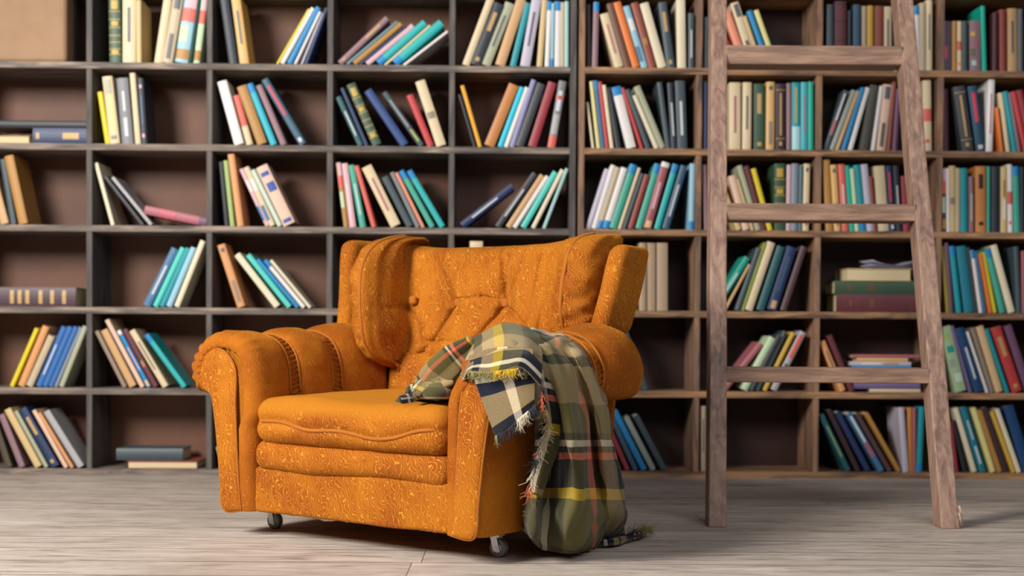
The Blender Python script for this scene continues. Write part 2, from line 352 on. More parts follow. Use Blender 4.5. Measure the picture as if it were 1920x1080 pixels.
# styles: list of (v0, v1, u0, u1, colour) patches on the spine, v from the foot, u across
STY = {
 'bt': [(.86, 1, 0, 1, 'bluetop')], 'bb': [(0, .13, 0, 1, 'bluetop')], 'lb': [(0, .35, 0, 1, 'lightbottom'), (.4, .93, .35, .6, 'gold')],
 'bands': [(v, v + .012, 0, 1, 'gold') for v in (.12, .2, .3, .4, .52, .64, .76)] + [(.55, .62, .2, .8, 'gold'), (.8, .93, .2, .8, 'gold'), (.13, .19, .2, .8, 'gold')],
 'gold': [(.55, .85, .3, .7, 'goldpale'), (.06, .12, .3, .7, 'goldpale')], 'goldv': [(.22, .86, .42, .6, 'goldpale'), (.07, .13, .35, .65, 'goldpale'), (.17, .18, 0, 1, 'goldpale'), (.9, .91, 0, 1, 'goldpale')],
 'wt': [(.2, .7, .38, .62, 'whitetitle')], 'wt2': [(.12, .4, .35, .65, 'whitetitle'), (.5, .8, .4, .6, 'whitetitle')], 'rt': [(.45, .9, .3, .7, 'redtitle'), (.04, .1, .25, .75, 'whitetitle')],
 'gt': [(.3, .8, .38, .62, 'darkgrey')], 'gt2': [(.06, .42, .3, .72, 'darkgrey'), (.78, .97, .25, .85, 'darkgrey')], 'rtxt': [(.25, .8, .4, .62, 'rose')],
 'rbt': [(.38, 1, 0, 1, 'coral')], 'gband': [(.42, .52, .1, .9, 'taupe')], 'frame': [(.06, .12, .2, .8, 'taupe'), (.74, .95, .18, .82, 'sage'), (.2, .7, .2, .8, 'paleyellow')],
 'lime': [(.08, .3, .35, .7, 'limespot'), (.35, .85, .4, .6, 'greylight')], 'blab': [(.83, .9, .15, .85, 'dkblue'), (.57, .72, .2, .9, 'dkblue'), (.04, .1, .15, .85, 'dkblue')],
 'red3': [(.42, .6, 0, 1, 'coral'), (.12, .17, .2, .7, 'coral')], 'orm': [(.2, .5, .1, .9, 'greylight'), (0, .18, 0, 1, 'coral'), (.55, .85, .25, .75, 'whitetitle'), (.72, .78, 0, 1, 'coral')],
 'pinkm': [(.25, .5, 0, 1, 'pinkband'), (.88, 1, 0, 1, 'plum')], 'spots': [(.85, .9, .3, .7, 'pink'), (.1, .16, .3, .7, 'pink'), (.3, .75, .35, .65, 'slateblue')],
 'pb': [(.1, .35, 0, .6, 'steelblue'), (.6, .8, .2, .9, 'white')], 'flr': [(.12, .22, .2, .6, 'paleteal'), (.3, .45, .1, .5, 'olive'), (.7, .78, .1, .5, 'mustard'), (.5, .62, .4, .9, 'rose')],
 'fl2': [(.6, .7, .2, .8, 'tealgreen'), (.38, .5, .1, .6, 'sagegrey'), (.15, .28, .3, .9, 'palemint'), (.8, .9, .1, .7, 'leafgreen')], 'grn': [(.25, .8, .4, .6, 'leafgreen')],
 'slm': [(.25, .5, .15, .85, 'rose'), (.5, .95, .3, .7, 'whitetitle')], 'omt': [(.66, .88, .3, .75, 'darkbrown'), (.1, .16, .3, .75, 'darkbrown')], 'or': [(.35, .45, .25, .75, 'ochre')],
 'bars': [(v, v + .045, .15, .85, 'goldpale') for v in (.23, .32, .41, .565, .70, .84)], 'thinb': [(v, v + .006, .05, .95, 'brown') for v in (.1, .25, .35, .5, .7, .9)] + [(.15, .19, .3, .7, 'brown'), (.4, .46, .25, .75, 'brown')],
 'wtop': [(.93, 1, 0, 1, 'white'), (.3, .7, .35, .65, 'palepink'), (.02, .12, .2, .9, 'peach')], 'nvs': [(.03, .15, .25, .75, 'tan'), (.3, .85, .4, .62, 'denim')],
 'rr': [(.55, .95, .15, .8, 'coral'), (.2, .45, .15, .8, 'darkgrey')], 'yl': [(.2, .5, .3, .7, 'white'), (.55, .8, .3, .7, 'ochre')], 'bands2': [(v, v + .02, 0, 1, 'blk') for v in (.15, .42, .7, .95)],
 'whb': [(.75, .95, 0, 1, 'bluetop')], 'tbox': [(.08, .42, .3, .75, 'taupe'), (.88, .94, .3, .75, 'darkgrey')], 'mul': [(.05, .2, 0, 1, 'ochre'), (.3, .55, 0, .7, 'mint'), (.6, .8, 0, 1, 'coral'), (.8, 1, .2, 1, 'palepink')],
}
SD = {'bt': 'with blue top', 'bb': 'with blue foot', 'lb': 'with pale foot', 'bands': 'with gold bands', 'gold': 'with gold title', 'goldv': 'with gold title', 'wt': 'with pale title',
 'wt2': 'with pale title', 'rt': 'with red title', 'gt': 'with grey title', 'gt2': 'with dark print', 'rtxt': 'with red print', 'rbt': 'with red upper half', 'gband': 'with grey band',
 'frame': 'with framed spine', 'lime': 'with lime mark', 'blab': 'with blue labels', 'red3': 'with red band', 'orm': 'with grey panel', 'pinkm': 'with pink patch', 'spots': 'with pink spots',
 'pb': 'with blue patch', 'flr': 'with flowery spine', 'fl2': 'with leafy spine', 'grn': 'with green title', 'slm': 'with pink patch', 'omt': 'with brown print', 'or': 'with ochre mark',
 'wtop': 'with white top', 'nvs': 'with tan mark', 'rr': 'with red print', 'yl': 'with white print', 'bands2': 'with dark bands', 'whb': 'with blue top', 'tbox': 'with grey title', 'mul': 'with mixed print'}
# (foot centre x, head centre x, head y, width across, colour, style) read along each cubby; the places stand for positions on the shelf front
B = {
(1, 2): '214 212 -10 21 forest bands|240 240 -14 24 cream gt|258 257 -2 9 sand|294 312 -4 15 cream|311 333 -14 19 beige gt2|338 358 -12 24 paleblue mul|366 382 -8 11 mint mul',
(1, 3): '436 418 -8 16 navyblack|456 439 -8 17 amberpale gt|521 582 16 5 yellow|529 589 14 9 white|541 598 12 13 blue|553 605 22 7 white|567 608 22 5 lilac|583 614 10 8 navy',
(1, 4): '636 728 33 15 mauve gold|651 747 40 8 slateteal|662 753 44 14 ochre|674 764 47 7 navy|687 776 47 14 palepink|708 799 42 19 tealbright bb|722 808 46 6 cream|738 830 42 22 tealbright bb|756 840 57 7 white',
(1, 5): '873 922 -8 14 cream|892 938 5 19 navyblack gold|912 962 4 19 sage gt|938 981 -4 19 tan|962 991 3 12 teal|983 1006 -5 19 lilac gt|1013 1021 -3 11 sand|1026 1030 0 9 white bt|1034 1036 4 6 paleblue bb|1044 1045 0 12 white bt|1054 1054 2 7 beige|1063 1063 0 7 paleteal',
(1, 6): '1105 1104 5 8 darkbrown|1116 1119 2 10 mauve bt|1162 1133 23 17 cream rtxt|1179 1144 4 13 brown|1194 1157 2 14 orange|1210 1174 9 13 paleblue pb|1225 1190 3 14 rust or|1243 1208 3 17 ivory|1260 1243 2 15 slate gold|1280 1278 -4 16 ivory|1298 1298 22 10 slate wt',
(1, 7): '1326 1326 30 8 slate|1387 1350 46 11 crimson|1401 1362 18 15 salmon|1418 1378 3 16 cream gt2|1431 1397 28 7 sand|1446 1406 18 10 blue|1459 1419 17 9 paleyellow',
(1, 8): '1559 1559 6 13 slate|1579 1579 0 22 maroon bands2|1596 1596 17 6 navyblack|1609 1609 7 14 denim|1623 1623 9 9 beige|1635 1635 8 11 mustard|1651 1651 9 16 rust|1668 1668 10 14 cream gt|1682 1682 20 9 navyblack|1723 1721 9 9 white bt|1733 1732 4 11 beige|1745 1745 -2 11 cream gt',
(1, 9): '1775 1775 38 9 plum pinkm|1784 1784 38 8 charcoal|1793 1793 38 9 ochre|1802 1802 38 8 cream red3|1812 1812 38 10 slate|1833 1832 36 21 mauve flr|1850 1846 9 8 emerald|1869 1869 22 10 darkwine|1884 1883 16 12 brick|1902 1901 14 17 tan gt|1917 1917 14 10 grey',
(2, 2): '200 185 171 9 yellow|213 198 142 18 cream frame|236 225 144 21 grey wt2|256 245 135 10 cream|268 260 145 11 navyblack spots',
(2, 3): '446 413 150 18 white|466 440 177 12 cream rbt|490 450 160 19 ochre|511 464 155 13 cyan bt|530 482 158 12 mauve|566 492 147 15 steel rt',
(2, 4): '675 632 180 11 darkteal wt|687 640 164 7 navy|706 655 156 18 forest bands|758 686 168 18 royal|790 718 172 12 slate lime|807 766 176 13 red|827 786 150 19 cream gband',
(2, 5): '890 861 176 5 black|900 866 159 7 amber|917 965 157 20 leather|938 980 162 10 cyanbright|949 989 162 8 white|959 1001 148 9 lilacblue|974 1016 155 16 charcoal|998 1037 153 16 crimson|1034 1056 150 14 grey orm',
(2, 6): '1113 1102 190 4 ivory|1123 1109 151 6 paleyellow|1131 1117 149 8 steelblue bt|1140 1126 152 7 red|1150 1137 158 7 ivory|1163 1146 162 11 black|1184 1152 161 19 white bt|1205 1167 163 7 red|1216 1176 166 10 slate|1230 1186 178 8 ivory|1243 1194 160 13 sage|1255 1238 152 9 slate|1266 1258 153 10 navyblack wt|1281 1276 150 18 slate wt',
(2, 7): '1325 1325 152 8 navy|1380 1380 153 21 cream rtxt|1402 1403 153 16 cream gt|1426 1426 155 20 forest gold|1446 1447 152 15 amberpale tbox|1466 1466 155 18 darkplum goldv|1482 1482 154 8 mauve|1495 1495 153 15 teal lb|1510 1510 153 12 skyteal rtxt|1522 1522 152 9 emerald',
(2, 8): '1551 1590 168 9 slate slm|1562 1605 168 9 sagegrey|1573 1614 170 7 tan|1585 1623 163 9 blue|1597 1632 163 9 white|1622 1642 158 17 olivedark|1638 1654 160 7 white|1654 1667 157 17 blush gt2|1669 1680 152 7 rust|1680 1688 165 8 plum|1743 1741 149 15 cream red3',
(2, 9): '1774 1772 165 11 darkwine|1819 1801 160 22 charcoal goldv|1844 1827 159 17 steeldark rt|1861 1867 146 12 white rtxt|1880 1870 200 6 orange|1895 1880 172 8 cream|1906 1888 170 8 teal|1915 1896 172 7 mauve|1927 1903 170 9 red|1941 1915 167 13 crimson',
(3, 1): '4 -20 330 16 tan|22 1 297 11 slate|40 12 291 17 ochre',
(3, 2): '208 176 304 7 ivory|264 192 330 8 charcoal|281 207 332 8 greylight',
(3, 3): '423 412 302 8 black|434 421 300 8 leafgreen|449 431 288 12 apricot|500 450 316 8 palepink pb|511 460 313 11 cream pb|522 470 318 9 palemint|541 486 311 25 blush blab',
(3, 4): '648 633 304 9 ochre mul|660 644 305 12 pink wt|679 657 308 11 seagreen wt|700 667 310 8 coral|741 684 311 21 cream rtxt|768 719 331 14 slate|783 733 322 9 grey|793 742 323 6 salmon|810 750 319 11 seagreen bt|829 765 319 12 tealbright bt',
(3, 5): '866 965 350 20 navy wt|933 1005 325 13 charcoal wt|953 1019 328 12 tan|966 1030 330 9 white|981 1044 322 12 aqua|998 1054 317 8 ivory|1020 1063 315 6 paleteal',
(3, 6): '1104 1141 316 9 lilac|1113 1150 309 9 white|1124 1160 313 10 beige bb|1136 1172 314 12 white bb|1150 1190 308 14 seagreen bt|1162 1200 314 6 cream|1171 1206 325 7 slate|1183 1215 327 10 brick|1198 1235 307 12 seagreen bt|1214 1250 304 15 rosewood wtop|1233 1269 307 11 tealbright bt|1249 1285 310 13 denim wt|1297 1300 306 9 paleblue bb',
(3, 7): '1326 1322 308 8 mauve|1388 1352 340 10 sand|1402 1374 328 13 blush|1413 1384 334 6 sand|1424 1388 309 10 sage|1435 1401 310 9 maroon|1446 1414 315 9 yellow|1464 1464 306 20 forest bands|1480 1482 308 8 palepink|1491 1493 306 12 bluegrey|1502 1504 308 7 slateteal|1513 1516 306 11 cream tbox',
(3, 8): '1558 1551 299 14 ochre|1573 1565 308 12 amberpale tbox|1588 1580 307 12 coral wt|1601 1591 309 9 emerald|1610 1600 315 7 mint|1621 1610 308 12 teal bb|1635 1623 307 12 lilac|1644 1635 330 6 rust|1660 1651 310 20 cream|1677 1669 310 10 navy rt|1689 1682 310 10 navyblack wt|1703 1698 329 12 crimson',
(3, 9): '1771 1770 315 8 charcoal mul|1779 1778 315 8 white|1789 1788 310 12 sand gband|1799 1799 314 8 beige|1812 1811 314 13 teal|1825 1824 330 8 mauve wt|1842 1841 311 19 orangetan omt|1857 1857 311 6 seagreen|1871 1871 311 15 navyblack|1887 1887 312 12 sand yl|1899 1897 307 9 white red3|1911 1908 311 11 seagreen bt|1922 1921 312 8 navyblack',
(4, 2): '272 327 466 16 steelblue wt|288 341 464 10 aqua|301 352 465 10 teal|314 362 464 11 paleblue|329 379 451 10 ivory',
(4, 3): '450 411 458 15 apricot tbox|518 440 477 15 ivory|541 461 478 12 aqua|557 480 487 9 blue|568 493 488 9 white bt|580 505 488 7 ivory',
(4, 5): '892 893 452 24 cream',
(4, 6): '1151 1131 452 8 sage|1192 1168 470 6 yellow|1206 1206 455 13 kraft|1222 1222 455 17 kraft|1243 1243 455 20 kraft',
(4, 7): '1341 1405 483 13 tealgreen wt|1363 1411 496 5 tan|1383 1424 465 10 slate|1393 1435 455 6 olivegreen|1405 1449 454 15 cream|1427 1467 462 15 darkteal|1449 1488 463 19 navy nvs|1471 1511 462 12 plumbrown',
(4, 9): '1775 1764 461 7 olivegold|1786 1776 455 7 plum|1801 1787 461 10 teal bt|1820 1804 461 18 petrol|1834 1819 463 7 charcoal|1843 1826 468 6 white bt|1851 1834 470 8 steelblue|1860 1840 475 6 orange|1869 1846 473 8 yellow|1884 1855 466 11 seagreen bt|1901 1866 459 13 ivory|1914 1908 462 9 slate|1924 1923 470 8 rosewood',
(5, 1): '18 66 616 8 yellow|35 83 612 13 apricot|52 95 630 13 beige|69 118 613 11 royalblue wt|81 130 613 10 royalblue|92 141 613 9 royalblue|101 149 614 7 bluegrey|110 156 612 9 sage',
(5, 2): '232 178 621 8 taupe|246 190 619 15 tan|265 197 600 9 blush|277 219 620 8 blue wtop|289 229 618 11 maroon or|308 243 620 13 cream gt|344 271 628 11 tealbright bt',
(5, 6): '1212 1172 620 11 slate',
(5, 7): '1362 1434 646 13 rose|1396 1450 633 14 mint|1410 1463 629 8 charcoal|1422 1476 622 9 slate|1436 1491 624 8 mustard|1453 1510 623 13 greylight rr',
(5, 8): '1583 1543 640 12 apricot gt|1600 1556 629 11 maroon',
(5, 9): '1800 1770 612 22 sagegreen fl2|1822 1786 611 7 purple|1838 1800 616 17 royalnavy wt|1854 1816 622 5 white|1864 1826 615 9 taupe|1878 1840 612 15 peach|1892 1852 617 7 teal|1911 1869 614 20 red gold|1934 1892 610 15 plum',
(6, 1): '14 -22 770 12 olivebrown|37 -3 778 12 mauve|69 9 768 14 sand|83 24 772 8 sage|101 37 767 17 navy gold|122 60 770 8 blush|133 70 775 7 apricot|149 82 772 14 greylight',
(6, 3): '417 407 838 10 cream',
(6, 6): '1163 1120 778 8 olivebrown|1178 1134 784 9 crimson|1193 1141 770 10 slateblue|1209 1152 771 12 blue|1226 1174 783 11 sagegrey|1247 1192 780 12 slate',
(6, 7): '1320 1320 762 9 beige gt',
(6, 8): '1593 1541 778 11 darkteal grn|1612 1556 770 10 darkplum|1631 1572 774 12 navy|1655 1592 776 12 steelblue slm|1672 1608 776 10 plumbrown|1689 1626 776 9 ochre|1701 1692 765 11 lilac|1710 1709 765 9 orangetan|1718 1718 765 6 rose|1726 1731 763 10 teal bb',
(6, 9): '1798 1786 792 7 crimson|1812 1790 790 8 black|1831 1795 766 10 ivory|1847 1809 765 13 petrol wt2|1866 1828 766 10 paleyellow|1879 1840 770 10 ochre|1892 1851 765 11 darkplum|1904 1862 772 8 mustard|1914 1872 768 9 ivory|1932 1894 762 20 royalnavy',
}
ORD = ['', 'top', 'second', 'third', 'fourth', 'fifth', 'bottom']
CORD_ = ['', 'first', 'second', 'third', 'fourth', 'fifth', 'sixth', 'seventh', 'eighth', 'ninth']
NTH = ['first', 'second', 'third', 'fourth', 'fifth', 'sixth', 'seventh', 'eighth', 'ninth', 'tenth', 'eleventh', 'twelfth', 'thirteenth', 'fourteenth']
LIM = {1: (-64, 167), 2: (167, 392), 3: (392, 618), 4: (618, 846), 5: (846, 1073), 6: (1089, 1309), 7: (1309, 1534), 8: (1534, 1761), 9: (1761, 1985)}
def corners(b):
    x, z, a, t, L = b['x'], b['z'], b['a'], b['t'], b['L']
    ax = Vector((math.sin(a), math.cos(a))); nx = Vector((math.cos(a), -math.sin(a))); c = Vector((x, z + t / 2 * abs(math.sin(a))))
    return [c - nx * t / 2, c + nx * t / 2, c + nx * t / 2 + ax * L, c - nx * t / 2 + ax * L], nx, ax
def pen(a, b):
    """penetration of two leaning rectangles along their own axes (0 when apart)"""
    ca, n1, a1 = corners(a); cb, n2, a2 = corners(b); m = 9
    for ax in (n1, n2, a1, a2):
        pa = [c.dot(ax) for c in ca]; pb = [c.dot(ax) for c in cb]
        o = min(max(pa), max(pb)) - max(min(pa), min(pb))
        if o <= 0: return 0
        m = min(m, o)
    return m
def make_book(x, z, a, t, L, depth, inset, c, sty, label, group, name='book'):
    """cover (spine and two boards) with the page block as its child; local x across, z along the spine"""
    bd = min(.0028, t * .18); vs = []; fs = []; fm = []
    def add(x0, x1, y0, y1, z0, z1, mi):
        v, f = boxvf(x0, x1, y0, y1, z0, z1, len(vs)); vs.extend(v); fs.extend(f); fm.extend([mi] * 6)
    h = t / 2
    # rounded spine: five facets
    prof = []
    K = 5; bul = min(.004, t * .14)
    for k in range(K + 1):
        u = -1 + 2 * k / K; prof.append((u * h, bul * (u * u)))
    b0 = len(vs)
    for (px_, py_) in prof: vs.append((px_, py_, 0)); vs.append((px_, py_, L)); vs.append((px_, bul + .003, 0)); vs.append((px_, bul + .003, L))
    for k in range(K):
        i = b0 + k * 4; j = i + 4
        fs.extend([(i, j, j + 1, i + 1), (i + 2, i + 3, j + 3, j + 2), (i + 1, j + 1, j + 3, i + 3), (i, i + 2, j + 2, j)]); fm.extend([0] * 4)
    add(-h, -h + bd, bul, depth, 0, L, 0); add(h - bd, h, bul, depth, 0, L, 0)
    mats = [bmat(c)]; mi = {}
    for (v0, v1, u0, u1, cc) in STY.get(sty, []):
        if cc not in mi: mi[cc] = len(mats); mats.append(bmat(cc))
        for k in range(K):
            ua, ub = max(u0, k / K), min(u1, (k + 1) / K)
            if ub <= ua: continue
            f_ = lambda u: ((2 * u - 1) * h, bul * ((-1 + 2 * math.floor(u * K - (1e-9 if u == ub else 0) + 0) / K) ** 2))
            def yy(u):
                q = u * K; i = min(K - 1, max(0, int(k))); f = q - i; y0 = prof[i][1]; y1 = prof[i + 1][1]; return y0 + (y1 - y0) * f
            q = len(vs); e = .0006
            vs.extend([((2 * ua - 1) * h, yy(ua) - e, v0 * L), ((2 * ub - 1) * h, yy(ub) - e, v0 * L), ((2 * ub - 1) * h, yy(ub) - e, v1 * L), ((2 * ua - 1) * h, yy(ua) - e, v1 * L)])
            fs.append((q, q + 1, q + 2, q + 3)); fm.append(mi[cc])
    o = mesh_obj(name, vs, fs, mats, None, smooth=False, fm=fm)
    s = min(.004, L * .03)
    v, f = boxvf(-h + bd, h - bd, bul + .003, depth - s, s, L - s)
    mesh_obj('pages', v, f, PAGES, o, smooth=False)
    o.matrix_world = BF @ Matrix.Translation((x, inset, z)) @ Matrix.Rotation(a, 4, 'Y')
    tag(o, label, 'book', group)
    return o
PXM = F / D
labels = set(); NB = 0
def uniq(l):
    assert l not in labels, l
    assert 4 <= len(l.split()) <= 16, l
    labels.add(l); return l
for (r, c), txt in B.items():
    bs = []
    for i, e in enumerate(txt.split('|')):
        q = e.split(); xb, xt, yt, wd = map(float, q[:4]); z0 = ROWTOP[r - 1]
        py = {1: 116, 2: 270, 3: 423, 4: 576, 5: 729, 6: 881}[r]
        X0 = bc(xb, py)[0]; X1, Z1 = bc(xt, yt)
        if r == 1: Z1 = min(Z1, z0 + PITCHZ - TH - .012)
        a = math.atan2(X1 - X0, Z1 - z0); t = wd / PXM * math.cos(a); L = math.hypot(X1 - X0, Z1 - z0) - t / 2 * abs(math.sin(a))
        bs.append(dict(x=X0, z=z0, a=a, t=t, L=L, c=q[4], s=q[5] if len(q) > 5 else '', i=i, w=wd))
    # settle neighbours: thin and nudge the pairs that would cut into each other
    for it in range(60):
        mv = 0
        for b1 in range(len(bs)):
            for b2 in range(b1 + 1, min(b1 + 4, len(bs))):
                p = pen(bs[b1], bs[b2])
                if p > .0003:
                    mv = 1; s = min(.0012, p * .5)
                    bs[b1]['x'] -= s * .5; bs[b2]['x'] += s * .5
                    for q in (bs[b1], bs[b2]):
                        if q['t'] > .0075 and it > 10: q['t'] -= s * .35
                    d = bs[b2]['a'] - bs[b1]['a']
                    if d < 0 and it > 6: bs[b1]['a'] += d * .06; bs[b2]['a'] -= d * .06
        lo, hi = colx(LIM[c][0]) + .0125, colx(LIM[c][1]) - .0125
        for b in bs:
            cs, _, _ = corners(b); mn = min(q.x for q in cs); mx = max(q.x for q in cs)
            if mn < lo: b['x'] += (lo - mn) * .7; mv = 1
            if mx > hi: b['x'] -= (mx - hi) * .7; mv = 1
        if not mv: break
    for q in range(len(bs) - 1):
        if pen(bs[q], bs[q + 1]) > .0015: print('touch', r, c, q, round(pen(bs[q], bs[q + 1]), 4))
    used = {}
    for b in bs: k = (b['c'], b['s']); used[k] = used.get(k, 0) + 1
    for n, b in enumerate(bs):
        dg = math.degrees(b['a']); post = 'upright' if abs(dg) < 4 else ('leaning right' if dg > 0 else 'leaning left')
        size = 'thin ' if b['w'] < 8 else ('thick ' if b['w'] > 17 else '')
        nm = CN.get(b['c'], b['c'])
        ps = SD.get(b['s'], '')
        place = '%s row, %s column' % (ORD[r], CORD_[c])
        if len(bs) == 1: rel = 'alone'
        elif used[(b['c'], b['s'])] > 1 or ps == '':
            rel = '%s from left' % NTH[n]
        else: rel = '%s from left' % NTH[n] if n % 2 else ('beside %s one' % CN.get(bs[n - 1 if n else 1]['c'], bs[n - 1 if n else 1]['c']))
        lb = ' '.join(('%s%s book %s %s, %s, %s' % (size, nm, post, ps, rel, place)).split()).replace(' ,', ',')
        if len(lb.split()) > 16: lb = lb.replace('leaning', 'tilted').replace(size, '', 1) if size else lb.replace(' book', '', 1)
        x0 = b['x']; t = b['t']; a = b['a']
        # pivot of the mesh is the foot centre of the spine
        zc = b['z'] + t / 2 * abs(math.sin(a)) + .0004
        dep = .135 + .05 * random.random(); ins = .012 + .012 * random.random()
        make_book(x0, zc, a, t, b['L'], dep, ins, b['c'], b['s'], uniq(lb), 'books in the %s shelf row' % ORD[r]); NB += 1
print('books', NB)
# books lying flat: (x0, x1, y top, y foot, row, colour, style, tilt, label)
def flat_book(x0, x1, yt, yb, r, c, sty, lab, tilt=0.0, zbase=None, depth=.17, pages_front=False, ins=.02):
    X0, z1 = bc(x0, yt); X1, z0 = bc(x1, yb); t = (yb - yt) / PXM; L = X1 - X0
    z0 = ROWTOP[r - 1] if zbase is None else zbase
    o = make_book(0, 0, 0, t, L, depth, 0, c, sty, uniq(lab), 'books lying flat')
    o.matrix_world = BF @ Matrix.Translation((X0, ins, z0 + t / 2 + .0004)) @ Matrix.Rotation(math.pi / 2 + tilt, 4, 'Y')
    if pages_front: # fore-edge outwards
        o.matrix_world = BF @ Matrix.Translation((X1, ins + depth, z0 + t / 2 + .0004)) @ Matrix.Rotation(math.pi, 4, 'Z') @ Matrix.Rotation(math.pi / 2, 4, 'Y')
    return z0 + t + .0006
z = flat_book(-40, 52, 256, 270, 2, 'tan', '', 'tan book lying flat at bottom left, second row, first column', pages_front=True)
z1 = z
z = flat_book(58, 160, 239, 268, 2, 'navy', 'goldh' if 0 else 'gold', 'navy book with gold title lying flat, second row, first column')
z = flat_book(-20, 159, 224, 238, 2, 'black', '', 'black book lying on the navy one, second row, first column', zbase=z)
flat_book(-22, 139, 536, 572, 4, 'aubergine', 'bars', 'thick aubergine book with gold bars lying flat, fourth row, first column')
o_z = flat_book(236, 368, 863, 877, 6, 'brick', '', 'pale red book lying flat under the slate one, bottom row', pages_front=True, depth=.2)
flat_book(211, 337, 842, 864, 6, 'slate', '', 'slate book lying on the pale red one, bottom row, second column', zbase=o_z, depth=.16, ins=.05)
z = flat_book(1571, 1726, 549, 583, 4, 'maroon', 'thinb', 'thick maroon book at the foot of the stack, fourth row')
z = flat_book(1568, 1724, 523, 548, 4, 'forest', 'thinb', 'dark green book between maroon and cream books in the stack', zbase=z)
z = flat_book(1590, 1712, 500, 523, 4, 'sand', '', 'book showing its cream page edges on top of the stack', zbase=z, pages_front=True)
# papers on the stack
X0, _ = bc(1634, 490); X1, _ = bc(1722, 490)
vs = []; fs = []
for k in range(4):
    n0 = len(vs); rot = (-.12, .08, -.02, .16)[k]; NX = 10; NY = 6
    for i in range(NX + 1):
        for j in range(NY + 1):
            x = (i / NX - .5) * (X1 - X0); y = (j / NY) * .13; xr = x * math.cos(rot) - (y - .06) * math.sin(rot); yr = x * math.sin(rot) + (y - .06) * math.cos(rot) + .06
            curl = .006 * (abs(i / NX - .5) * 2) ** 2 * (k + .4) * (1 if k % 2 else .5)
            vs.append((xr, yr, .002 + k * .004 + curl))
    for i in range(NX):
        for j in range(NY):
            a = n0 + i * (NY + 1) + j; fs.append((a, a + NY + 1, a + NY + 2, a + 1))
o = mesh_obj('paper_sheets', vs, fs, flat('pale_paper', '#b3b2c6', .8), None)
s = o.modifiers.new('solid', 'SOLIDIFY'); s.thickness = .0008
o.matrix_world = BF @ Matrix.Translation(((X0 + X1) / 2, .03, z + .001)); tag(o, 'loose pale lilac papers curling on top of the book stack', 'papers')
# fifth row, eighth column stack
z = ROWTOP[4]
for (x0, x1, h_, c_, st, lb) in ((1642, 1738, 6, 'cream', '', 'thin cream book at the foot of the mixed stack'), (1612, 1738, 11, 'purple', '', 'purple book above the thin cream one in the mixed stack'),
    (1616, 1728, 12, 'taupe', '', 'taupe book in the middle of the mixed stack behind the rung'), (1612, 1725, 12, 'steel', '', 'steel blue book hidden mostly by the rung, mixed stack'),
    (1608, 1720, 8, 'blue', '', 'blue book just above the ladder rung in the mixed stack'), (1604, 1720, 7, 'lilac', 'yl', 'lilac book with yellow mark lying in the mixed stack'),
    (1617, 1714, 7, 'amberpale', '', 'pale amber book second from top of the mixed stack'), (1611, 1736, 6, 'rose', '', 'thin rose book topmost of the mixed stack, fifth row')):
    z = flat_book(x0, x1, 0, h_, 5, c_, st, lb, zbase=z)
# tilted book: one end on the shelf against the divider, other end on the grey leaning book
z0 = ROWTOP[2]; Xa, Za = bc(267, 400); Xb, Zb = bc(383, 416); t = 16 / PXM
an = math.atan2(Za - (z0), Xb - Xa)
o = make_book(0, 0, 0, t, math.hypot(Xb - Xa, Za - z0), .15, 0, 'rose', 'pinkm', uniq('pink and red book lying tilted down to the right, third row, second column'), 'books lying flat')
o.matrix_world = BF @ Matrix.Translation((Xa - t / 2 * math.sin(-an), .02, Za + t * .5)) @ Matrix.Rotation(math.pi / 2 + an, 4, 'Y')
# tan case top left
X0, _ = bc(-55, 60); X1, _ = bc(121, 60)
vs, fs = rbox(X1 - X0, .17, .30, .02, (6, 6, 6))
ct = NT('tan_card'); cc = ct.coord('Object'); ct_m = ct.out(ct.mix(ct.noise(cc, 6, 5, .6), lin('#7c5f46'), lin('#a1805f')), .7)
o = mesh_obj('storage_case', [(v[0], v[1], v[2] + .15) for v in vs], fs, ct_m)
o.matrix_world = BF @ Matrix.Translation(((X0 + X1) / 2, .11, ROWTOP[0] + .0005)); tag(o, 'big tan storage case filling the top left cubby', 'box')
dk = flat('case_edge_dark', '#2a2024', .6)
box('rear_half', (X1 - X0) / 2 - .012, (X1 - X0) / 2 + .009, .0, .083, .003, .292, dk, o, .004)
# ---------------------------------------------------------------- ladder
lad = empty('ladder', (0, 0, 0)); tag(lad, 'worn brown wooden ladder leaning before the right bookcase', 'ladder')
def floorpt(px, py):
    d = ray(px, py); t = -H / d.z; return Vector((0, 0, H)) + d * t
LEAN = .34
def ladpt(px, py, base_y):
    """point of the ladder front plane (leaning back) seen at a photo position"""
    d = ray(px, py); o = Vector((0, 0, H))   # y = base_y + LEAN*z
    t = (base_y + LEAN * o.z - o.y) / (d.y - LEAN * d.z); return o + d * t
fy_ = (floorpt(1347, 989).y + floorpt(1778, 992).y) / 2
def rail(pxb, pyb, pxt, pyt, wid, dep):
    a = ladpt(pxb, pyb, fy_); b = ladpt(pxt, pyt, fy_); d = (b - a).normalized(); a = a - d * (a.z / d.z); b = a + d * 2.75
    nb = Vector((0, 1, -LEAN)).normalized(); sx = d.cross(nb).normalized();
    if sx.x < 0: sx = -sx
    vs = []; NZ = 30
    for k in range(NZ + 1):
        p = a + (b - a) * (k / NZ)
        for (u, v) in ((-.5, 0), (.5, 0), (.5, 1), (-.5, 1)):
            q = p + sx * u * wid + Vector((0, 1, 0)) * v * dep
            if k == 0: q.z = 0.0
            q += Vector((noise.noise((q.x * 3, q.y, q.z * 3)), 0, 0)) * .0025
            vs.append(q)
    fs = [(3, 2, 1, 0), tuple(NZ * 4 + i for i in range(4))]
    for k in range(NZ):
        for i in range(4):
            j = (i + 1) % 4; fs.append((k * 4 + i, k * 4 + j, k * 4 + 4 + j, k * 4 + 4 + i))
    o = mesh_obj('rail', vs, fs, LAD, lad, smooth=False); bv = o.modifiers.new('bevel', 'BEVEL'); bv.width = .004; bv.segments = 2
    return a, b, d
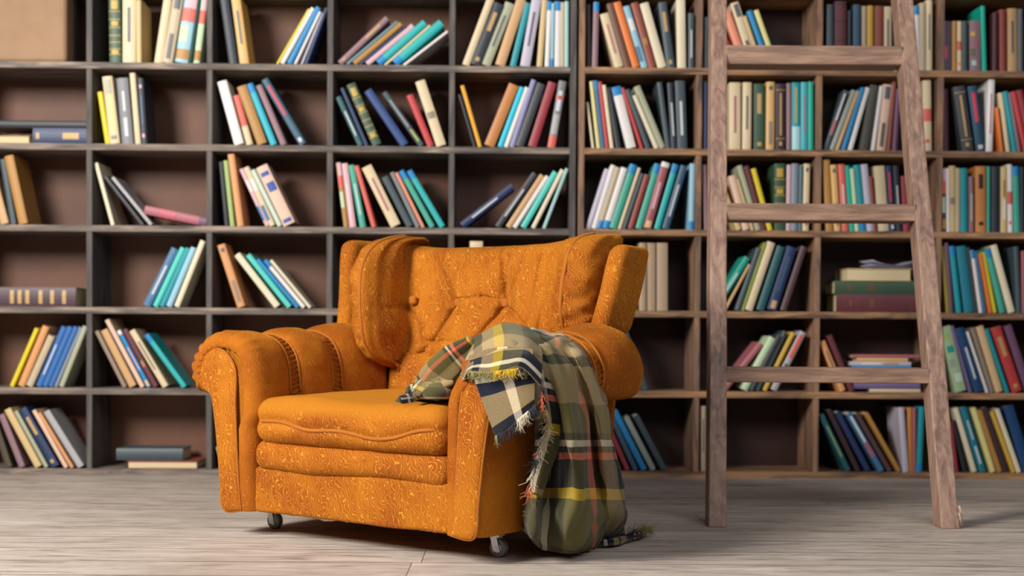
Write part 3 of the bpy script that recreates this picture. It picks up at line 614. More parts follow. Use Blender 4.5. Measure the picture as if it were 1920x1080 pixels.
aL, bL, dL = rail(1346, 989, 1349, 5, .054, .075)
aR, bR, dR = rail(1783, 992, 1698, 5, .056, .075)
for (yt, yb) in ((86, 119), (382, 413), (689, 718)):
    pl = ladpt(1368, (yt + yb) / 2, fy_); zt_ = ladpt(1500, yt, fy_).z; zb_ = ladpt(1500, yb, fy_).z; zc = (zt_ + zb_) / 2
    xl = (aL + dL * (zc / dL.z)).x + .024; xr = (aR + dR * (zc / dR.z)).x - .024; y0 = fy_ + LEAN * zc + .002
    o = box('rung', -(xr - xl) / 2, (xr - xl) / 2, 0, .105, -(zt_ - zb_) / 2, (zt_ - zb_) / 2, LADH, lad, .004); o.location = ((xl + xr) / 2, y0, zc)
for k in (1, 2, 3):   # rungs above the frame
    zc2 = zt_ * 0 + 1.92 + .0 * k
zc = 1.94
while zc < 2.7:
    xl = (aL + dL * (zc / dL.z)).x + .024; xr = (aR + dR * (zc / dR.z)).x - .024
    o = box('rung', -(xr - xl) / 2, (xr - xl) / 2, 0, .105, -.027, .027, LADH, lad, .004); o.location = ((xl + xr) / 2, fy_ + LEAN * zc + .002, zc); zc += .48
sp = []; q0 = aR + Vector((.027, 0, .02))
sp.append(tube(None, [q0 + Vector((-.002, .004, .05)), q0 + Vector((.004, .002, .03)), q0 + Vector((.011, 0, -.012))], .004, None, seg=5, rf=lambda t: 1.1 - t))
sp.append(tube(None, [q0 + Vector((-.004, -.002, .03)), q0 + Vector((.001, -.003, .01)), q0 + Vector((.003, -.005, -.014))], .003, None, seg=5, rf=lambda t: 1.1 - t))
V_, F_, U_ = merge(sp); o = mesh_obj('splinter', V_, F_, flat('raw_wood', '#b99a80', .8), lad); o['label'] = 'pale raw splinters at the foot'
# ---------------------------------------------------------------- armchair
TH_ = math.atan2(.565, .824)
CH = Matrix.Translation((-.438, 3.444, 0)) @ Matrix.Rotation(-TH_, 4, 'Z'); CHI = CH.inverted()
chair = empty('armchair'); chair.matrix_world = CH
tag(chair, 'orange velvet wing armchair with button-tufted back, standing on casters', 'armchair')
def CX(px, py, X):   # photo position -> chair-local point on the plane x = X
    d = CHI.to_3x3() @ ray(px, py); o = CHI @ Vector((0, 0, H)); return o + d * ((X - o.x) / d.x)
def CY(px, py, Y):
    d = CHI.to_3x3() @ ray(px, py); o = CHI @ Vector((0, 0, H)); return o + d * ((Y - o.y) / d.y)
def CZ(px, py, Z):
    d = CHI.to_3x3() @ ray(px, py); o = CHI @ Vector((0, 0, H)); return o + d * ((Z - o.z) / d.z)
def fbm(p, s): return noise.fractal(Vector(p) * s, 1.0, 2.0, 3)
def sm(a, b, x): t = max(0, min(1, (x - a) / (b - a))); return t * t * (3 - 2 * t)
XI = .34
PROF = [(0, .072), (0, .2), (0, .33), (.002, .42), (.012, .495), (.042, .540), (.09, .562), (.14, .566), (.19, .550), (.226, .516), (.243, .475), (.236, .435), (.212, .414), (.182, .41), (.158, .398), (.15, .36), (.14, .26), (.13, .15), (.122, .072)]
NP = 420
prof = crs(PROF, NP)
nrm = []
for i in range(NP):
    a = prof[max(0, i - 1)]; b = prof[min(NP - 1, i + 1)]; t = Vector((b[0] - a[0], b[1] - a[1])).normalized(); nrm.append(Vector((-t.y, t.x)))
cum = [0]
for i in range(1, NP): cum.append(cum[-1] + math.dist(prof[i], prof[i - 1]))
BANDS = [(.118, .158), (.30, .34)]
YEND = .56
def infl(Y):
    segs = [(0, .118), (.158, .30), (.34, YEND)]
    for a, b in segs:
        if a <= Y <= b:
            t = 2 * (Y - a) / (b - a) - 1
            if a == 0: t = max(t, 0) if t > 0 else t * .3
            return .027 * math.sqrt(max(0, 1 - abs(t) ** 2.6)) * (.75 if a == 0 else 1)
    return .002
def arm(side):
    ys = [-.0215, -.0225, -.030, -.0335, -.0345, -.034, -.033, -.030, -.024, -.015, -.004, .008] + [.02 + i * (YEND - .02) / 110 for i in range(111)] + [YEND + .012, YEND + .022, YEND + .026]
    vs = []; fs = []
    for jy, Y in enumerate(ys):
        if jy < 5: ins = (-.052, -.052, -.050, -.046, -.040)[jy]
        elif Y < .008: ins = -.034 * (1 - math.sqrt(max(0, 1 - ((.008 - Y) / .042) ** 2)))
        elif Y > YEND: ins = -.026 * (1 - math.sqrt(max(0, 1 - ((Y - YEND) / .0262) ** 2)))
        else: ins = 0
        bnd = any(a <= Y <= b for a, b in BANDS)
        b0_ = infl(max(0, min(YEND, Y)))
        for i in range(NP):
            u, z = prof[i]; n = nrm[i]; s = cum[i]; b_ = b0_ * (sm(.0, .15, Y) if (side > 0 and u < .05) else 1)
            k = sm(.30, .36, z) if s < .4 else sm(.36, .43, z) if s < .95 else 0.0
            if s > .78: k = sm(.395, .43, z)
            off = b_ * k + ins
            if bnd: off += k * .0050 * math.sin(s * 430 + 3 * math.sin(Y * 60) + 2 * noise.noise((s * 60, Y * 40, 1))) + .002 * k
            if Y < .03 and s > .45: off += .0046 * (k if s > .66 else .3 * k) * sm(.035, .0, Y) * math.sin(s * 210 + 1.5 * noise.noise((s * 30, 0, 0)))
            w_ = fbm((u, Y, z), 9) * .003 + noise.noise((u * 6, Y * 5, z * 30)) * .0015 * k
            off += w_
            X = XI + u + n.x * off; Z = z + n.y * off + .022 * sm(.15, .55, Y) * sm(.4, .55, z)
            if side > 0: Z -= (.052 * sm(.38, .56, z)) * sm(.50, .15, Y); X += .012 * sm(.40, .50, z) * sm(.16, .0, u) * sm(.2, .0, Y)
            Z = max(Z, .0715)
            vs.append((side * X, Y, Z))
    N = NP
    for j in range(len(ys) - 1):
        for i in range(N):
            i2 = (i + 1) % N; q = (j * N + i, j * N + i2, (j + 1) * N + i2, (j + 1) * N + i)
            fs.append(q if side < 0 else tuple(reversed(q)))
    # caps by strips from outline to its own centre line
    for j, rev in ((0, False), (len(ys) - 1, True)):
        q = tuple(range(j * N, j * N + N)); fs.append(q if (rev != (side > 0)) else tuple(reversed(q)))
    o = mesh_obj('arm', vs, fs, VELP, chair)
    # piping cords along the gathered bands
    for a, b in BANDS:
        for Y in (a, b):
            pts = []
            for i in range(int(NP * .16), int(NP * .80), 3):
                u, z = prof[i]; n = nrm[i]
                pts.append((side * (XI + u + n.x * .010), Y, z + n.y * .010 + .022 * sm(.15, .55, Y) * sm(.4, .55, z)))
            tube('piping', pts, .0030, CORD, o, seg=6)
    # flat scroll panel on the front
    PO = [(.034, .074), (.106, .074), (.118, .16), (.132, .28), (.148, .375), (.160, .404), (.185, .418), (.205, .442), (.212, .478), (.198, .512), (.168, .532), (.132, .532), (.098, .515), (.070, .482), (.062, .43), (.055, .3), (.044, .15)]
    PO = PO + [PO[0]]; out = crs(PO, 120)[:-1]
    cx = sum(p[0] for p in out) / len(out)
    vs = []; fs = []; M = len(out)
    # spine line for the infill
    rings = [(0, -.030), (0, -.036), (.05, -.0395), (.15, -.042), (.4, -.0445), (.8, -.046)]
    for (ins, Y) in rings:
        for (u, z) in out:
            cz = z if .1 < z < .40 else (.42 + (z - .42) * .4 if z >= .40 else z + (.1 - z) * .6)
            cu = {0: 0}.get(1, 0) or (.07 + .07 * sm(.15, .45, z) + .02 * sm(.42, .5, z))
            uu = u + (cu - u) * ins; zz = z + (cz - z) * ins
            if side > 0: zz -= .03 * sm(.42, .54, zz)
            vs.append((side * (XI + uu), Y + .010 * sm(.38, .46, z) + fbm((u, 0, z), 12) * .0015, zz))
    for j in range(len(rings) - 1):
        for i in range(M):
            i2 = (i + 1) % M; q = (j * M + i, j * M + i2, (j + 1) * M + i2, (j + 1) * M + i); fs.append(q if side > 0 else tuple(reversed(q)))
    q = tuple(range((len(rings) - 1) * M, len(rings) * M)); fs.append(q if side > 0 else tuple(reversed(q)))
    p = mesh_obj('scroll_panel', vs, fs, VEL, o)
    tube('piping', [(side * (XI + u), -.036 + .008 * sm(.38, .46, z), z - (.03 * sm(.42, .54, z) if side > 0 else 0)) for u, z in out], .0034, CORD, p, seg=6, closed=True)
    return o
arm(-1); arm(1)
# seat box
def mk(name, cx, cy, cz, sx, sy, sz, r, m, dfm=None, mat=VEL, parent=chair):
    vs, fs = rbox(sx, sy, sz, r, m)
    out = []
    for v in vs:
        p = Vector(v); q = Vector((p.x + cx, p.y + cy, p.z + cz))
        q = dfm(q, p) if dfm else q
        n = fbm(q, 8) * .0025
        out.append((q.x, q.y + n, q.z + n))
    return mesh_obj(name, out, fs, mat, parent)
mk('seat_base', 0, .29, .135, .70, .60, .13, .012, (30, 16, 8))
def df(q, p):
    q.y -= .006 * math.sin((q.x + .3) * 9) * (1 if p.y < 0 else 0); q.z += .003 * math.sin(q.x * 14); return q
mk('front_rail', 0, .09, .232, .695, .23, .082, .034, (40, 10, 6), df)
def piping_z(x):   # wavy front seam of the cushion
    return .332 - .022 * sm(-.25, .02, x) + .010 * math.sin((x + .33) * 24) * sm(-.3, -.1, x) * .7 + .022 * sm(.18, .33, x)
def cus(q, p):
    ex = 1 - (p.x / .34) ** 2; ey = 1 - (p.y / .31) ** 2; ex = max(0, ex); ey = max(0, ey)
    if p.z > 0:
        q.z += (.022 * math.sqrt(ex) * (ey ** .4)) + .004 * math.sin(p.x * 11 + 1.2) * ey
        q.z -= .012 * math.exp(-((p.x - .05) / .12) ** 2)
        q.z += .006 * math.exp(-((p.x + .2) / .1) ** 2)
        for cx_ in (.165, .20, .235): q.z -= .005 * math.exp(-((p.x - cx_ - .15 * (p.y + .3)) / .011) ** 2) * sm(-.1, -.3, p.y)
    if p.y < -.2:
        q.y -= .022 * math.sqrt(ex) * math.cos(max(-1.5, min(1.5, p.z / .07)))
        pz = piping_z(p.x); q.y += .007 * math.exp(-((q.z - pz) / .014) ** 2)
        q.y += .0035 * math.sin(p.x * 60 + q.z * 70) * noise.noise((p.x * 9, q.z * 14, 3))
    return q
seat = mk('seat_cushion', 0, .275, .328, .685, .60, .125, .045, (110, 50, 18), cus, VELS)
pts = []
for i in range(90):
    x = -.335 + .67 * i / 89; e = 1 - (x / .34) ** 2
    pts.append((x, -.029 - .020 * math.sqrt(max(0, e)) + .010 + .03 * max(0, abs(x) - .30) / .04, piping_z(x) + .001))
tube('piping', pts, .0052, CORD, seat, seg=8)
# tufted back cushion with folded-in wings
WB = {-1: .470, 1: .562}; WT = {-1: .900, 1: .880}
LPATH = [(-.400, .68), (-.405, .60), (-.392, .50), (-.355, .422), (-.298, .398), (-.272, .435), (-.268, .50), (-.268, .600)]
RPATH = [(.365, .69), (.408, .632), (.436, .565), (.425, .505), (.365, .482), (.325, .515), (.282, .565), (.225, .612)]
PATH = LPATH + [(-.17, .612), (-.09, .602), (-.01, .598), (.07, .602), (.15, .608)] + list(reversed(RPATH))
NPATH = len(PATH); NU = 420; NV = 230
def BP(px, py):
    Y = .60
    for _ in range(4): p = CY(px, py, Y); Y = .60 + (p.z - .68) * .20
    return (p.x, p.z)
BTN = [BP(767, 565), BP(857, 568), BP(948, 568), BP(797, 658), BP(893, 672), BP(1000, 655)]
def seg_d(p, a, b):
    a = Vector(a); b = Vector(b); p = Vector(p); t = max(0, min(1, (p - a).dot(b - a) / (b - a).length_squared)); return (p - (a + (b - a) * t)).length, t
SEGS = [(BP(*a), BP(*b), am) for a, b, am in (((857, 568), (828, 462), .016), ((857, 560), (864, 470), .006), ((948, 565), (941, 462), .016), ((940, 560), (960, 480), .005),
   ((857, 575), (800, 655), .015), ((945, 575), (893, 640), .014), ((797, 655), (788, 610), .013), ((797, 660), (700, 705), .015), ((857, 563), (905, 556), .007), ((905, 556), (948, 563), .007),
   ((797, 660), (735, 745), .008), ((767, 568), (797, 640), .006), ((893, 645), (850, 740), .010), ((948, 570), (1010, 640), .009), ((800, 640), (860, 640), .005), ((1000, 640), (1040, 520), .008),
   ((767, 575), (740, 640), .009), ((880, 470), (875, 530), .005), ((905, 465), (890, 520), .005), ((985, 468), (965, 540), .005), ((1015, 468), (1000, 560), .005), ((767, 560), (790, 470), .004))]
vs = []; fs = []
LEANB = .20
for iu in range(NU):
    tu = iu / (NU - 1); X, Y0 = cr(PATH, tu)
    k = tu * (NPATH - 1)
    sd = -1 if X < 0 else 1
    wing = sm(.315, .29, abs(X) * 0 + (abs(k - (NPATH - 1) / 2) * -1 + (NPATH - 1) / 2) * 0 + 1) * 0
    ks = min(k, NPATH - 1 - k)                       # 0 at the outer back, 7 at the crease
    wg = 1 - sm(5.6, 7.6, ks)
    zb = .36 + (WB[sd] - .36) * wg; 
    ztop = .864 - .010 * (1 - (X / .3) ** 2 if abs(X) < .3 else 0) + (WT[sd] - .864) * (1 - sm(5.0, 8.0, ks)) - (.085 if sd > 0 else .05) * (1 - sm(0, 3.3, ks)); zb += .03 * (1 - sm(0, 2.5, ks))
    for iv in range(NV):
        v = iv / (NV - 1); R = .034
        if v < .12: ph = (v / .12) * math.pi / 2; z = zb + R * (1 - math.sin(ph)) * 0 + R - R * math.cos(ph - 0) * 1.0; z = zb + R * (1 - math.cos(ph)); back = R * 1.6 * (1 - math.sin(ph))
        elif v > .88: ph = ((v - .88) / .12) * math.pi / 2; z = ztop - R * (1 - math.sin(ph)); back = R * 1.6 * (1 - math.cos(ph))
        else: z = zb + R + (ztop - zb - 2 * R) * (v - .12) / .76; back = 0
        fz = 1.0
        if wg > 0:
            t = abs(2 * (z - zb) / (ztop - zb) - 1); fz = 1 - wg * (1 - max(0, 1 - t ** 3) ** .5)
        Y = .655 - (.655 - Y0) * (.12 + .88 * fz) + back + (z - .68) * LEANB
        Xo = X * (1 - .035 * (1 - fz)) - (.20 * max(0, z - .60) * (1 - sm(7, 9.5, ks)) if sd < 0 else 0)
        off = 0
        if ks > 5.2:
            c = sm(5.2, 7.2, ks)
            if abs(X) < .36:
                off += .022 * c * math.sin(math.pi * max(0, min(1, (v - .02) / .96)))
                for (bx, bz) in BTN:
                    r2 = ((X - bx) ** 2 + (z - bz) ** 2); off -= .010 * math.exp(-r2 / .0005) * c + .016 * math.exp(-r2 / .006) * c
                for a, b, am in SEGS:
                    d, t = seg_d((X, z), a, b); off -= am * 1.35 * math.exp(-(d / .0050) ** 2) * (1 - .6 * t) * c
                    off += am * .5 * math.exp(-((d - .022) / .014) ** 2) * (1 - .6 * t) * c
                off += .0035 * math.sin((X * 1.0 + z * .35) * 75) * sm(.74, .84, z) * c
            off -= (.022 if sd < 0 else .004) * math.exp(-((ks - 7) / .30) ** 2)
        if ks < 4.0 and wg > .5:   # gathered wrinkles on the boxing
            off += .0042 * noise.noise((X * 8, Y * 12 + z * 26, z * 34 + 7 * sd)) + .003 * math.sin(z * 95 - Y * 60 + 2 * noise.noise((z * 8, Y * 8, 0))) * sm(0, 1.2, ks)
        if 4.2 < ks < 6.8: off += .004 * math.sin(ks * 5 + z * 18) * sm(.75, .9, z) + .003 * noise.noise((ks * 2, z * 9, 4 + sd))
        off -= .006 * math.exp(-((ks - 4) / .12) ** 2) * wg
        # outward normal of the plan path
        a = cr(PATH, max(0, tu - .004)); b = cr(PATH, min(1, tu + .004)); tx, ty = b[0] - a[0], b[1] - a[1]; ln = math.hypot(tx, ty) or 1
        nx, ny = ty / ln, -tx / ln
        off += fbm((X, Y, z), 10) * .0022
        vs.append((Xo + nx * off, Y + ny * off, z))
for iu in range(NU - 1):
    for iv in range(NV - 1):
        a = iu * NV + iv; fs.append((a, a + NV, a + NV + 1, a + 1))
# rear skin of the cushion
n0 = len(vs)
for iu in range(NU):
    b = vs[iu * NV]; t = vs[iu * NV + NV - 1]; yb = .69 + (b[2] - .68) * LEANB; yt = .70 + (t[2] - .68) * LEANB
    vs.append((b[0], max(b[1], yb), b[2] + .004)); vs.append((t[0], max(t[1], yt), t[2] - .004))
for iu in range(NU - 1):
    a, b = n0 + iu * 2, n0 + iu * 2 + 2
    fs.append((iu * NV, a, b, (iu + 1) * NV)); fs.append((iu * NV + NV - 1, (iu + 1) * NV + NV - 1, b + 1, a + 1)); fs.append((a, a + 1, b + 1, b))
fs.append(tuple([0] + [i for i in range(1, NV)] + [n0 + 1, n0])[::-1]); l0 = (NU - 1) * NV
fs.append(tuple([l0 + i for i in range(NV)] + [n0 + 2 * NU - 1, n0 + 2 * NU - 2]))
backc = mesh_obj('back_cushion', vs, fs, VEL, chair)
def grid_pt(kk, v):
    iu = round(kk / (NPATH - 1) * (NU - 1)); return Vector(vs[iu * NV + int(v * (NV - 1))])
for kk, nx_ in ((4, (.0, -1)), (NPATH - 1 - 4, (0, -1))):
    pts = [grid_pt(kk, v) + Vector((0, -.003, 0)) for v in [i / 80 for i in range(2, 79)]]
    tube('piping', pts, .006, CORD, backc, seg=8)
# seam where the wing meets the middle is modelled in the mesh; covered buttons:
def lob(q, p):
    q.y += (q.z - .45) * .22 - .015 * math.sin(math.pi * (q.z - .37) / .17) + .004 * noise.noise((q.x * 12, q.z * 20, 1)); return q
mk('lumbar_roll', 0, .620, .447, .665, .15, .165, .05, (50, 10, 14), lob, VEL, backc)
for (bx, bz) in BTN:
    best = min((v for q, v in enumerate(vs[:NU * NV]) if 7.3 < (q // NV) / (NU - 1) * (NPATH - 1) < NPATH - 8.3), key=lambda v: (v[0] - bx) ** 2 + (v[2] - bz) ** 2)
    bv, bf = rbox(.028, .018, .028, .0088, (3, 2, 3)); 
    mesh_obj('button', [(q[0] + best[0], q[1] + best[1] - .015, q[2] + best[2]) for q in bv], bf, CORD, backc)
# outer wings and rear shell
def wingf(s):
    z0, z1 = .575, (.888 if s < 0 else .838)
    def d(q, p):
        t = (q.z - z0) / .3; f = 1 - .30 * max(0, (p.z / ((z1 - z0) / 2))) ** 4 - .15 * max(0, -(p.z / ((z1 - z0) / 2))) ** 3
        q.y = .49 + (q.y - .49) * 1 + .07 * t; q.x += s * (.043 * t)
        if p.y < 0: q.y += (1 - f) * .05
        q.y += 0; q.x += .003 * math.sin(q.z * 20)
        return q
    mk('wing', s * (.470 if s > 0 else .478), .49 + .085, (z0 + z1) / 2, .062, .17, z1 - z0, .028, (6, 14, 24), d)
wingf(-1); wingf(1)
def shf(q, p): q.y += (q.z - .1) * .14; return q
mk('back_frame', 0, .60, .45, .90, .07, .74, .03, (30, 6, 24), shf)
mk('side_panel', .455 - .05, .32, .20, .10, .50, .255, .015, (8, 20, 12))
mk('side_panel', -.455 + .05, .32, .20, .10, .50, .255, .015, (8, 20, 12))
# torn lining under the front edge
LINI = flat('pale_lining_cloth', '#c9b79c', .9)
vs2 = []; fs2 = []
for i in range(80):
    x = -.33 + .66 * i / 79; dz = .004 + .004 * abs(noise.noise((x * 40, 0, 0))) + .010 * math.exp(-((x + .09) / .025) ** 2) * (.5 + 1.1 * noise.noise((x * 90, 1, 0)))
    vs2 += [(x, .006, .0735), (x + .002 * noise.noise((x * 70, 3, 3)), .010 + .01 * noise.noise((x * 30, 2, 2)), .0735 - dz)]
for i in range(79): fs2.append((i * 2, i * 2 + 1, i * 2 + 3, i * 2 + 2))
lo_ = mesh_obj('lining', vs2, fs2, LINI, chair); sld = lo_.modifiers.new('solid', 'SOLIDIFY'); sld.thickness = .001; lo_['label'] = 'torn pale lining edge'
# casters
MET = flat('white_zinc_metal', '#d4d7da', .4, Metallic=.25); RUB = flat('grey_rubber', '#666d6b', .6); HUB = flat('pale_hub', '#b3b8bc', .4, Metallic=.5)
def disc(name, r, wd, cen, ax, mat, parent, rnd=.003, seg=40):
    ax = Vector(ax).normalized(); a = Vector((0, 0, 1)); b = ax.cross(a).normalized(); vs = []; fs = []
    rr = [(r - rnd, -wd / 2), (r - rnd * .3, -wd / 2 + rnd * .3), (r, -wd / 2 + rnd), (r, wd / 2 - rnd), (r - rnd * .3, wd / 2 - rnd * .3), (r - rnd, wd / 2)]
    for (q, h) in rr:
        for k in range(seg):
            t = 2 * math.pi * k / seg; vs.append(Vector(cen) + ax * h + (a * math.cos(t) + b * math.sin(t)) * q)
    for j in range(len(rr) - 1):
        for k in range(seg): fs.append((j * seg + k, j * seg + (k + 1) % seg, (j + 1) * seg + (k + 1) % seg, (j + 1) * seg + k))
    fs.append(tuple(reversed(range(seg)))); fs.append(tuple(range((len(rr) - 1) * seg, len(rr) * seg)))
    return mesh_obj(name, vs, fs, mat, parent, smooth=False)
def caster(x, y, ang):
    """swivel plate and two-sided fork; the wheel trails behind the stem"""
    R = .0245; ax = Vector((math.cos(ang), math.sin(ang), 0)); fw = Vector((-math.sin(ang), math.cos(ang), 0)); c = Vector((x, y, R)); st = c - fw * .014
    parts = []
    def obb(p0, hx, hy, z0, z1, off_top=Vector()):
        v = []
        for z, o in ((z0, Vector()), (z1, off_top)):
            for sx, sy in ((-1, -1), (1, -1), (1, 1), (-1, 1)): q = p0 + ax * sx * hx + fw * sy * hy + o; v.append((q.x, q.y, z))
        return v, [(0, 3, 2, 1), (4, 5, 6, 7), (0, 1, 5, 4), (1, 2, 6, 5), (2, 3, 7, 6), (3, 0, 4, 7)]
    parts.append(obb(st, .021, .023, .0695, .0725)); parts.append(obb(st, .012, .012, .058, .070)); parts.append(obb(st + fw * .004, .0145, .018, .0545, .0585))
    for s in (-1, 1): parts.append(obb(c + ax * s * .0135, .0013, .0095, R - .008, .057, -fw * .010))
    V, Fc, U = merge(parts); br = mesh_obj('caster', V, Fc, MET, chair, smooth=False); br['label'] = 'white metal caster fork'
    wl_ = disc('wheel', R, .019, c, ax, RUB, br); disc('hub', .0125, .0205, c, ax, HUB, wl_, .001); disc('axle_bolt', .0045, .032, c, ax, MET, wl_, .001, 6)
for (x, y, a) in ((-.405, .13, -1.57), (.405, .13, -1.5), (-.40, .52, -.9), (.40, .52, -1.9)): caster(x, y, a)
# ---------------------------------------------------------------- plaid blanket
OL = lin('#5c5730'); TA = lin('#a38c62'); BK = lin('#131419'); NV_ = lin('#131a2b'); CRM = lin('#d2c8b2'); YE = lin('#c9a51a'); CO = lin('#d2664a')
def plaid():
    t = NT('plaid_wool'); uv = t.n.new('ShaderNodeUVMap'); uv.uv_map = 'UVMap'
    nz = t.n.new('ShaderNodeTexNoise'); t.l(uv.outputs[0], nz.inputs['Vector']); nz.inputs['Scale'].default_value = 10
    va = t.n.new('ShaderNodeVectorMath'); va.operation = 'MULTIPLY_ADD'; t.l(nz.outputs['Color'], va.inputs[0]); va.inputs[1].default_value = (.006, .006, 0); t.l(uv.outputs[0], va.inputs[2])
    s = t.n.new('ShaderNodeSeparateXYZ'); t.l(va.outputs[0], s.inputs[0]); P = .66
    def stripes(x, lst):
        f = t.math('FRACT', t.math('DIVIDE', x, P)); return t.ramp(f, [(a / P, c) for a, c in lst], 'CONSTANT')
    weft = stripes(s.outputs[1], [(0, NV_), (.035, CRM), (.05, NV_), (.075, TA), (.115, BK), (.140, TA), (.225, OL), (.29, BK), (.305, CRM), (.322, BK), (.337, CO), (.355, BK), (.425, YE), (.452, OL), (.60, TA)])
    warp = stripes(s.outputs[0], [(0, NV_), (.045, CRM), (.065, BK), (.125, OL), (.236, CO), (.256, OL), (.31, TA), (.39, BK), (.41, TA), (.44, YE), (.465, OL), (.52, BK), (.60, CRM), (.62, NV_)])
    mp = t.n.new('ShaderNodeMapping'); mp.inputs['Rotation'].default_value = (0, 0, .785); mp.inputs['Scale'].default_value = (1, 1, 1); t.l(uv.outputs[0], mp.inputs[0])
    wv = t.n.new('ShaderNodeTexWave'); wv.wave_type = 'BANDS'; t.l(mp.outputs[0], wv.inputs[0]); wv.inputs['Scale'].default_value = 130; wv.inputs['Distortion'].default_value = 1.2; wv.inputs['Detail'].default_value = 1; wv.inputs['Detail Scale'].default_value = 2
    f = t.math('GREATER_THAN', wv.outputs['Fac'], .38)
    col = t.mix(t.math('ADD', .14, t.math('MULTIPLY', f, .72)), warp, weft)
    fz = t.noise(uv.outputs[0], 600, 2); t.bump(t.math('ADD', wv.outputs['Fac'], fz), .4, .002)
    t.b.inputs['Sheen Weight'].default_value = .15
    return t.out(col, .95, Specular_IOR_Level=.1)
PLAID = plaid()
blanket = empty('blanket'); blanket.matrix_world = CH
tag(blanket, 'fringed olive, black and yellow plaid blanket thrown over the chair arm down to the floor', 'blanket')
def sheet(ctrl, nu, nv, uv0, du, dv, amp=.003, fr=14, uvrot=0.0, seed=0):
    """ctrl[row][col]; smooth interpolation, uv in metres measured along the cloth"""
    R = []
    for row in ctrl: R.append([cr([tuple(p) for p in row], i / (nu - 1)) for i in range(nu)])
    G = []
    for j in range(nv): G.append([Vector(cr([R[k][i] for k in range(len(R))], j / (nv - 1))) for i in range(nu)])
    vs = []; uvs = []; fs = []
    for j in range(nv):
        for i in range(nu):
            p = G[j][i]; n = noise.noise((Vector((p.x * fr[0], p.y * fr[1], p.z * fr[2])) if isinstance(fr, tuple) else p * fr) + Vector((seed, 0, 0))) * amp
            a = G[j][min(nu - 1, i + 1)] - G[j][max(0, i - 1)]; b = G[min(nv - 1, j + 1)][i] - G[max(0, j - 1)][i]; c = a.cross(b)
            if c.length > 1e-9: p = p + c.normalized() * n
            vs.append(p); u, v = i / (nu - 1) * du, j / (nv - 1) * dv
            uvs.append((uv0[0] + u * math.cos(uvrot) - v * math.sin(uvrot), uv0[1] + u * math.sin(uvrot) + v * math.cos(uvrot)))
    for j in range(nv - 1):
        for i in range(nu - 1):
            a = j * nu + i; fs.append((a, a + 1, a + nu + 1, a + nu))
    return vs, fs, uvs
# A: main fall over the outer side of the arm, listed from the crest down
XA = [.51, .565, .53, .60, .675, .68, .64, .575, .65, .64, .56]
def rowpx(ys, xs, Xs): return [CX(x, y, X) for x, y, X in zip(xs, ys, Xs)]
def lerpx(a, b, n): return [a + (b - a) * i / (n - 1) for i in range(n)]
NC = 11
def R_(xa, xb, ya, yb, Xs, fr=None):
    fr = fr or [0, .10, .20, .32, .44, .55, .65, .74, .83, .92, 1]
    return [CX(xa + (xb - xa) * f, ya + (yb - ya) * f, X) for f, X in zip(fr, Xs)]
A = [
 [Vector((.45 + .01 * f, .11 + .25 * f, .560)) for f in lerpx(0, 1, NC)],
 [CX(x, y, X) for x, y, X in zip(lerpx(945, 1072, NC), [624, 626, 627, 625, 619, 620, 622, 624, 626, 629, 633], [.46, .47, .47, .48, .49, .49, .49, .5, .5, .5, .5])],
 R_(965, 1100, 655, 665, [.575, .59, .59, .60, .615, .615, .61, .60, .615, .61, .59]),
 R_(985, 1122, 705, 715, [.625, .63, .625, .64, .66, .655, .645, .632, .65, .645, .62]),
 R_(1000, 1140, 770, 775, [.57, .60, .58, .63, .67, .665, .635, .595, .65, .64, .60]),
 R_(1003, 1150, 830, 830, XA),
 R_(998, 1160, 880, 880, [.51, .56, .53, .585, .66, .67, .64, .585, .65, .63, .56]),
 R_(990, 1172, 930, 935, [.505, .55, .52, .57, .645, .66, .645, .61, .64, .61, .54]),
 R_(983, 1177, 968, 970, [.50, .56, .53, .575, .63, .64, .63, .62, .61, .58, .52]),
 [CX(x, y, X) for x, y, X in zip([986, 1002, 1020, 1042, 1062, 1083, 1104, 1125, 1143, 1158, 1168], [992, 1012, 1022, 1026, 1028, 1028, 1022, 1012, 1005, 998, 990], [.49, .54, .52, .545, .58, .59, .57, .55, .53, .51, .49])],
 [CZ(x, y, .004) for x, y in zip([998, 1012, 1030, 1048, 1066, 1084, 1102, 1120, 1136, 1150, 1160], [1006, 1016, 1022, 1026, 1028, 1027, 1022, 1014, 1006, 1000, 994])],
]
for row in A:
    for p in row: p.z = max(p.z, .004)
sa = sheet(A, 160, 170, (-.04, -.03), .45, .68, .016, (24, 24, 4))
# B: corner flap hanging over the front of the scroll
Bc = [[CY(880, 668, -.045), CY(915, 655, -.055), CY(955, 650, -.058), CY(1000, 655, -.05)],
      [CY(888, 705, -.062), CY(920, 700, -.070), CY(960, 692, -.074), CY(1002, 692, -.06)],
      [CY(905, 752, -.064), CY(935, 742, -.076), CY(970, 730, -.078), CY(1003, 722, -.062)],
      [CY(929, 820, -.062), CY(955, 800, -.074), CY(982, 778, -.074), CY(1002, 757, -.060)]]
sb = sheet(Bc, 50, 60, (-.02, -.02), .13, .15, .004, 14, .0, 3)
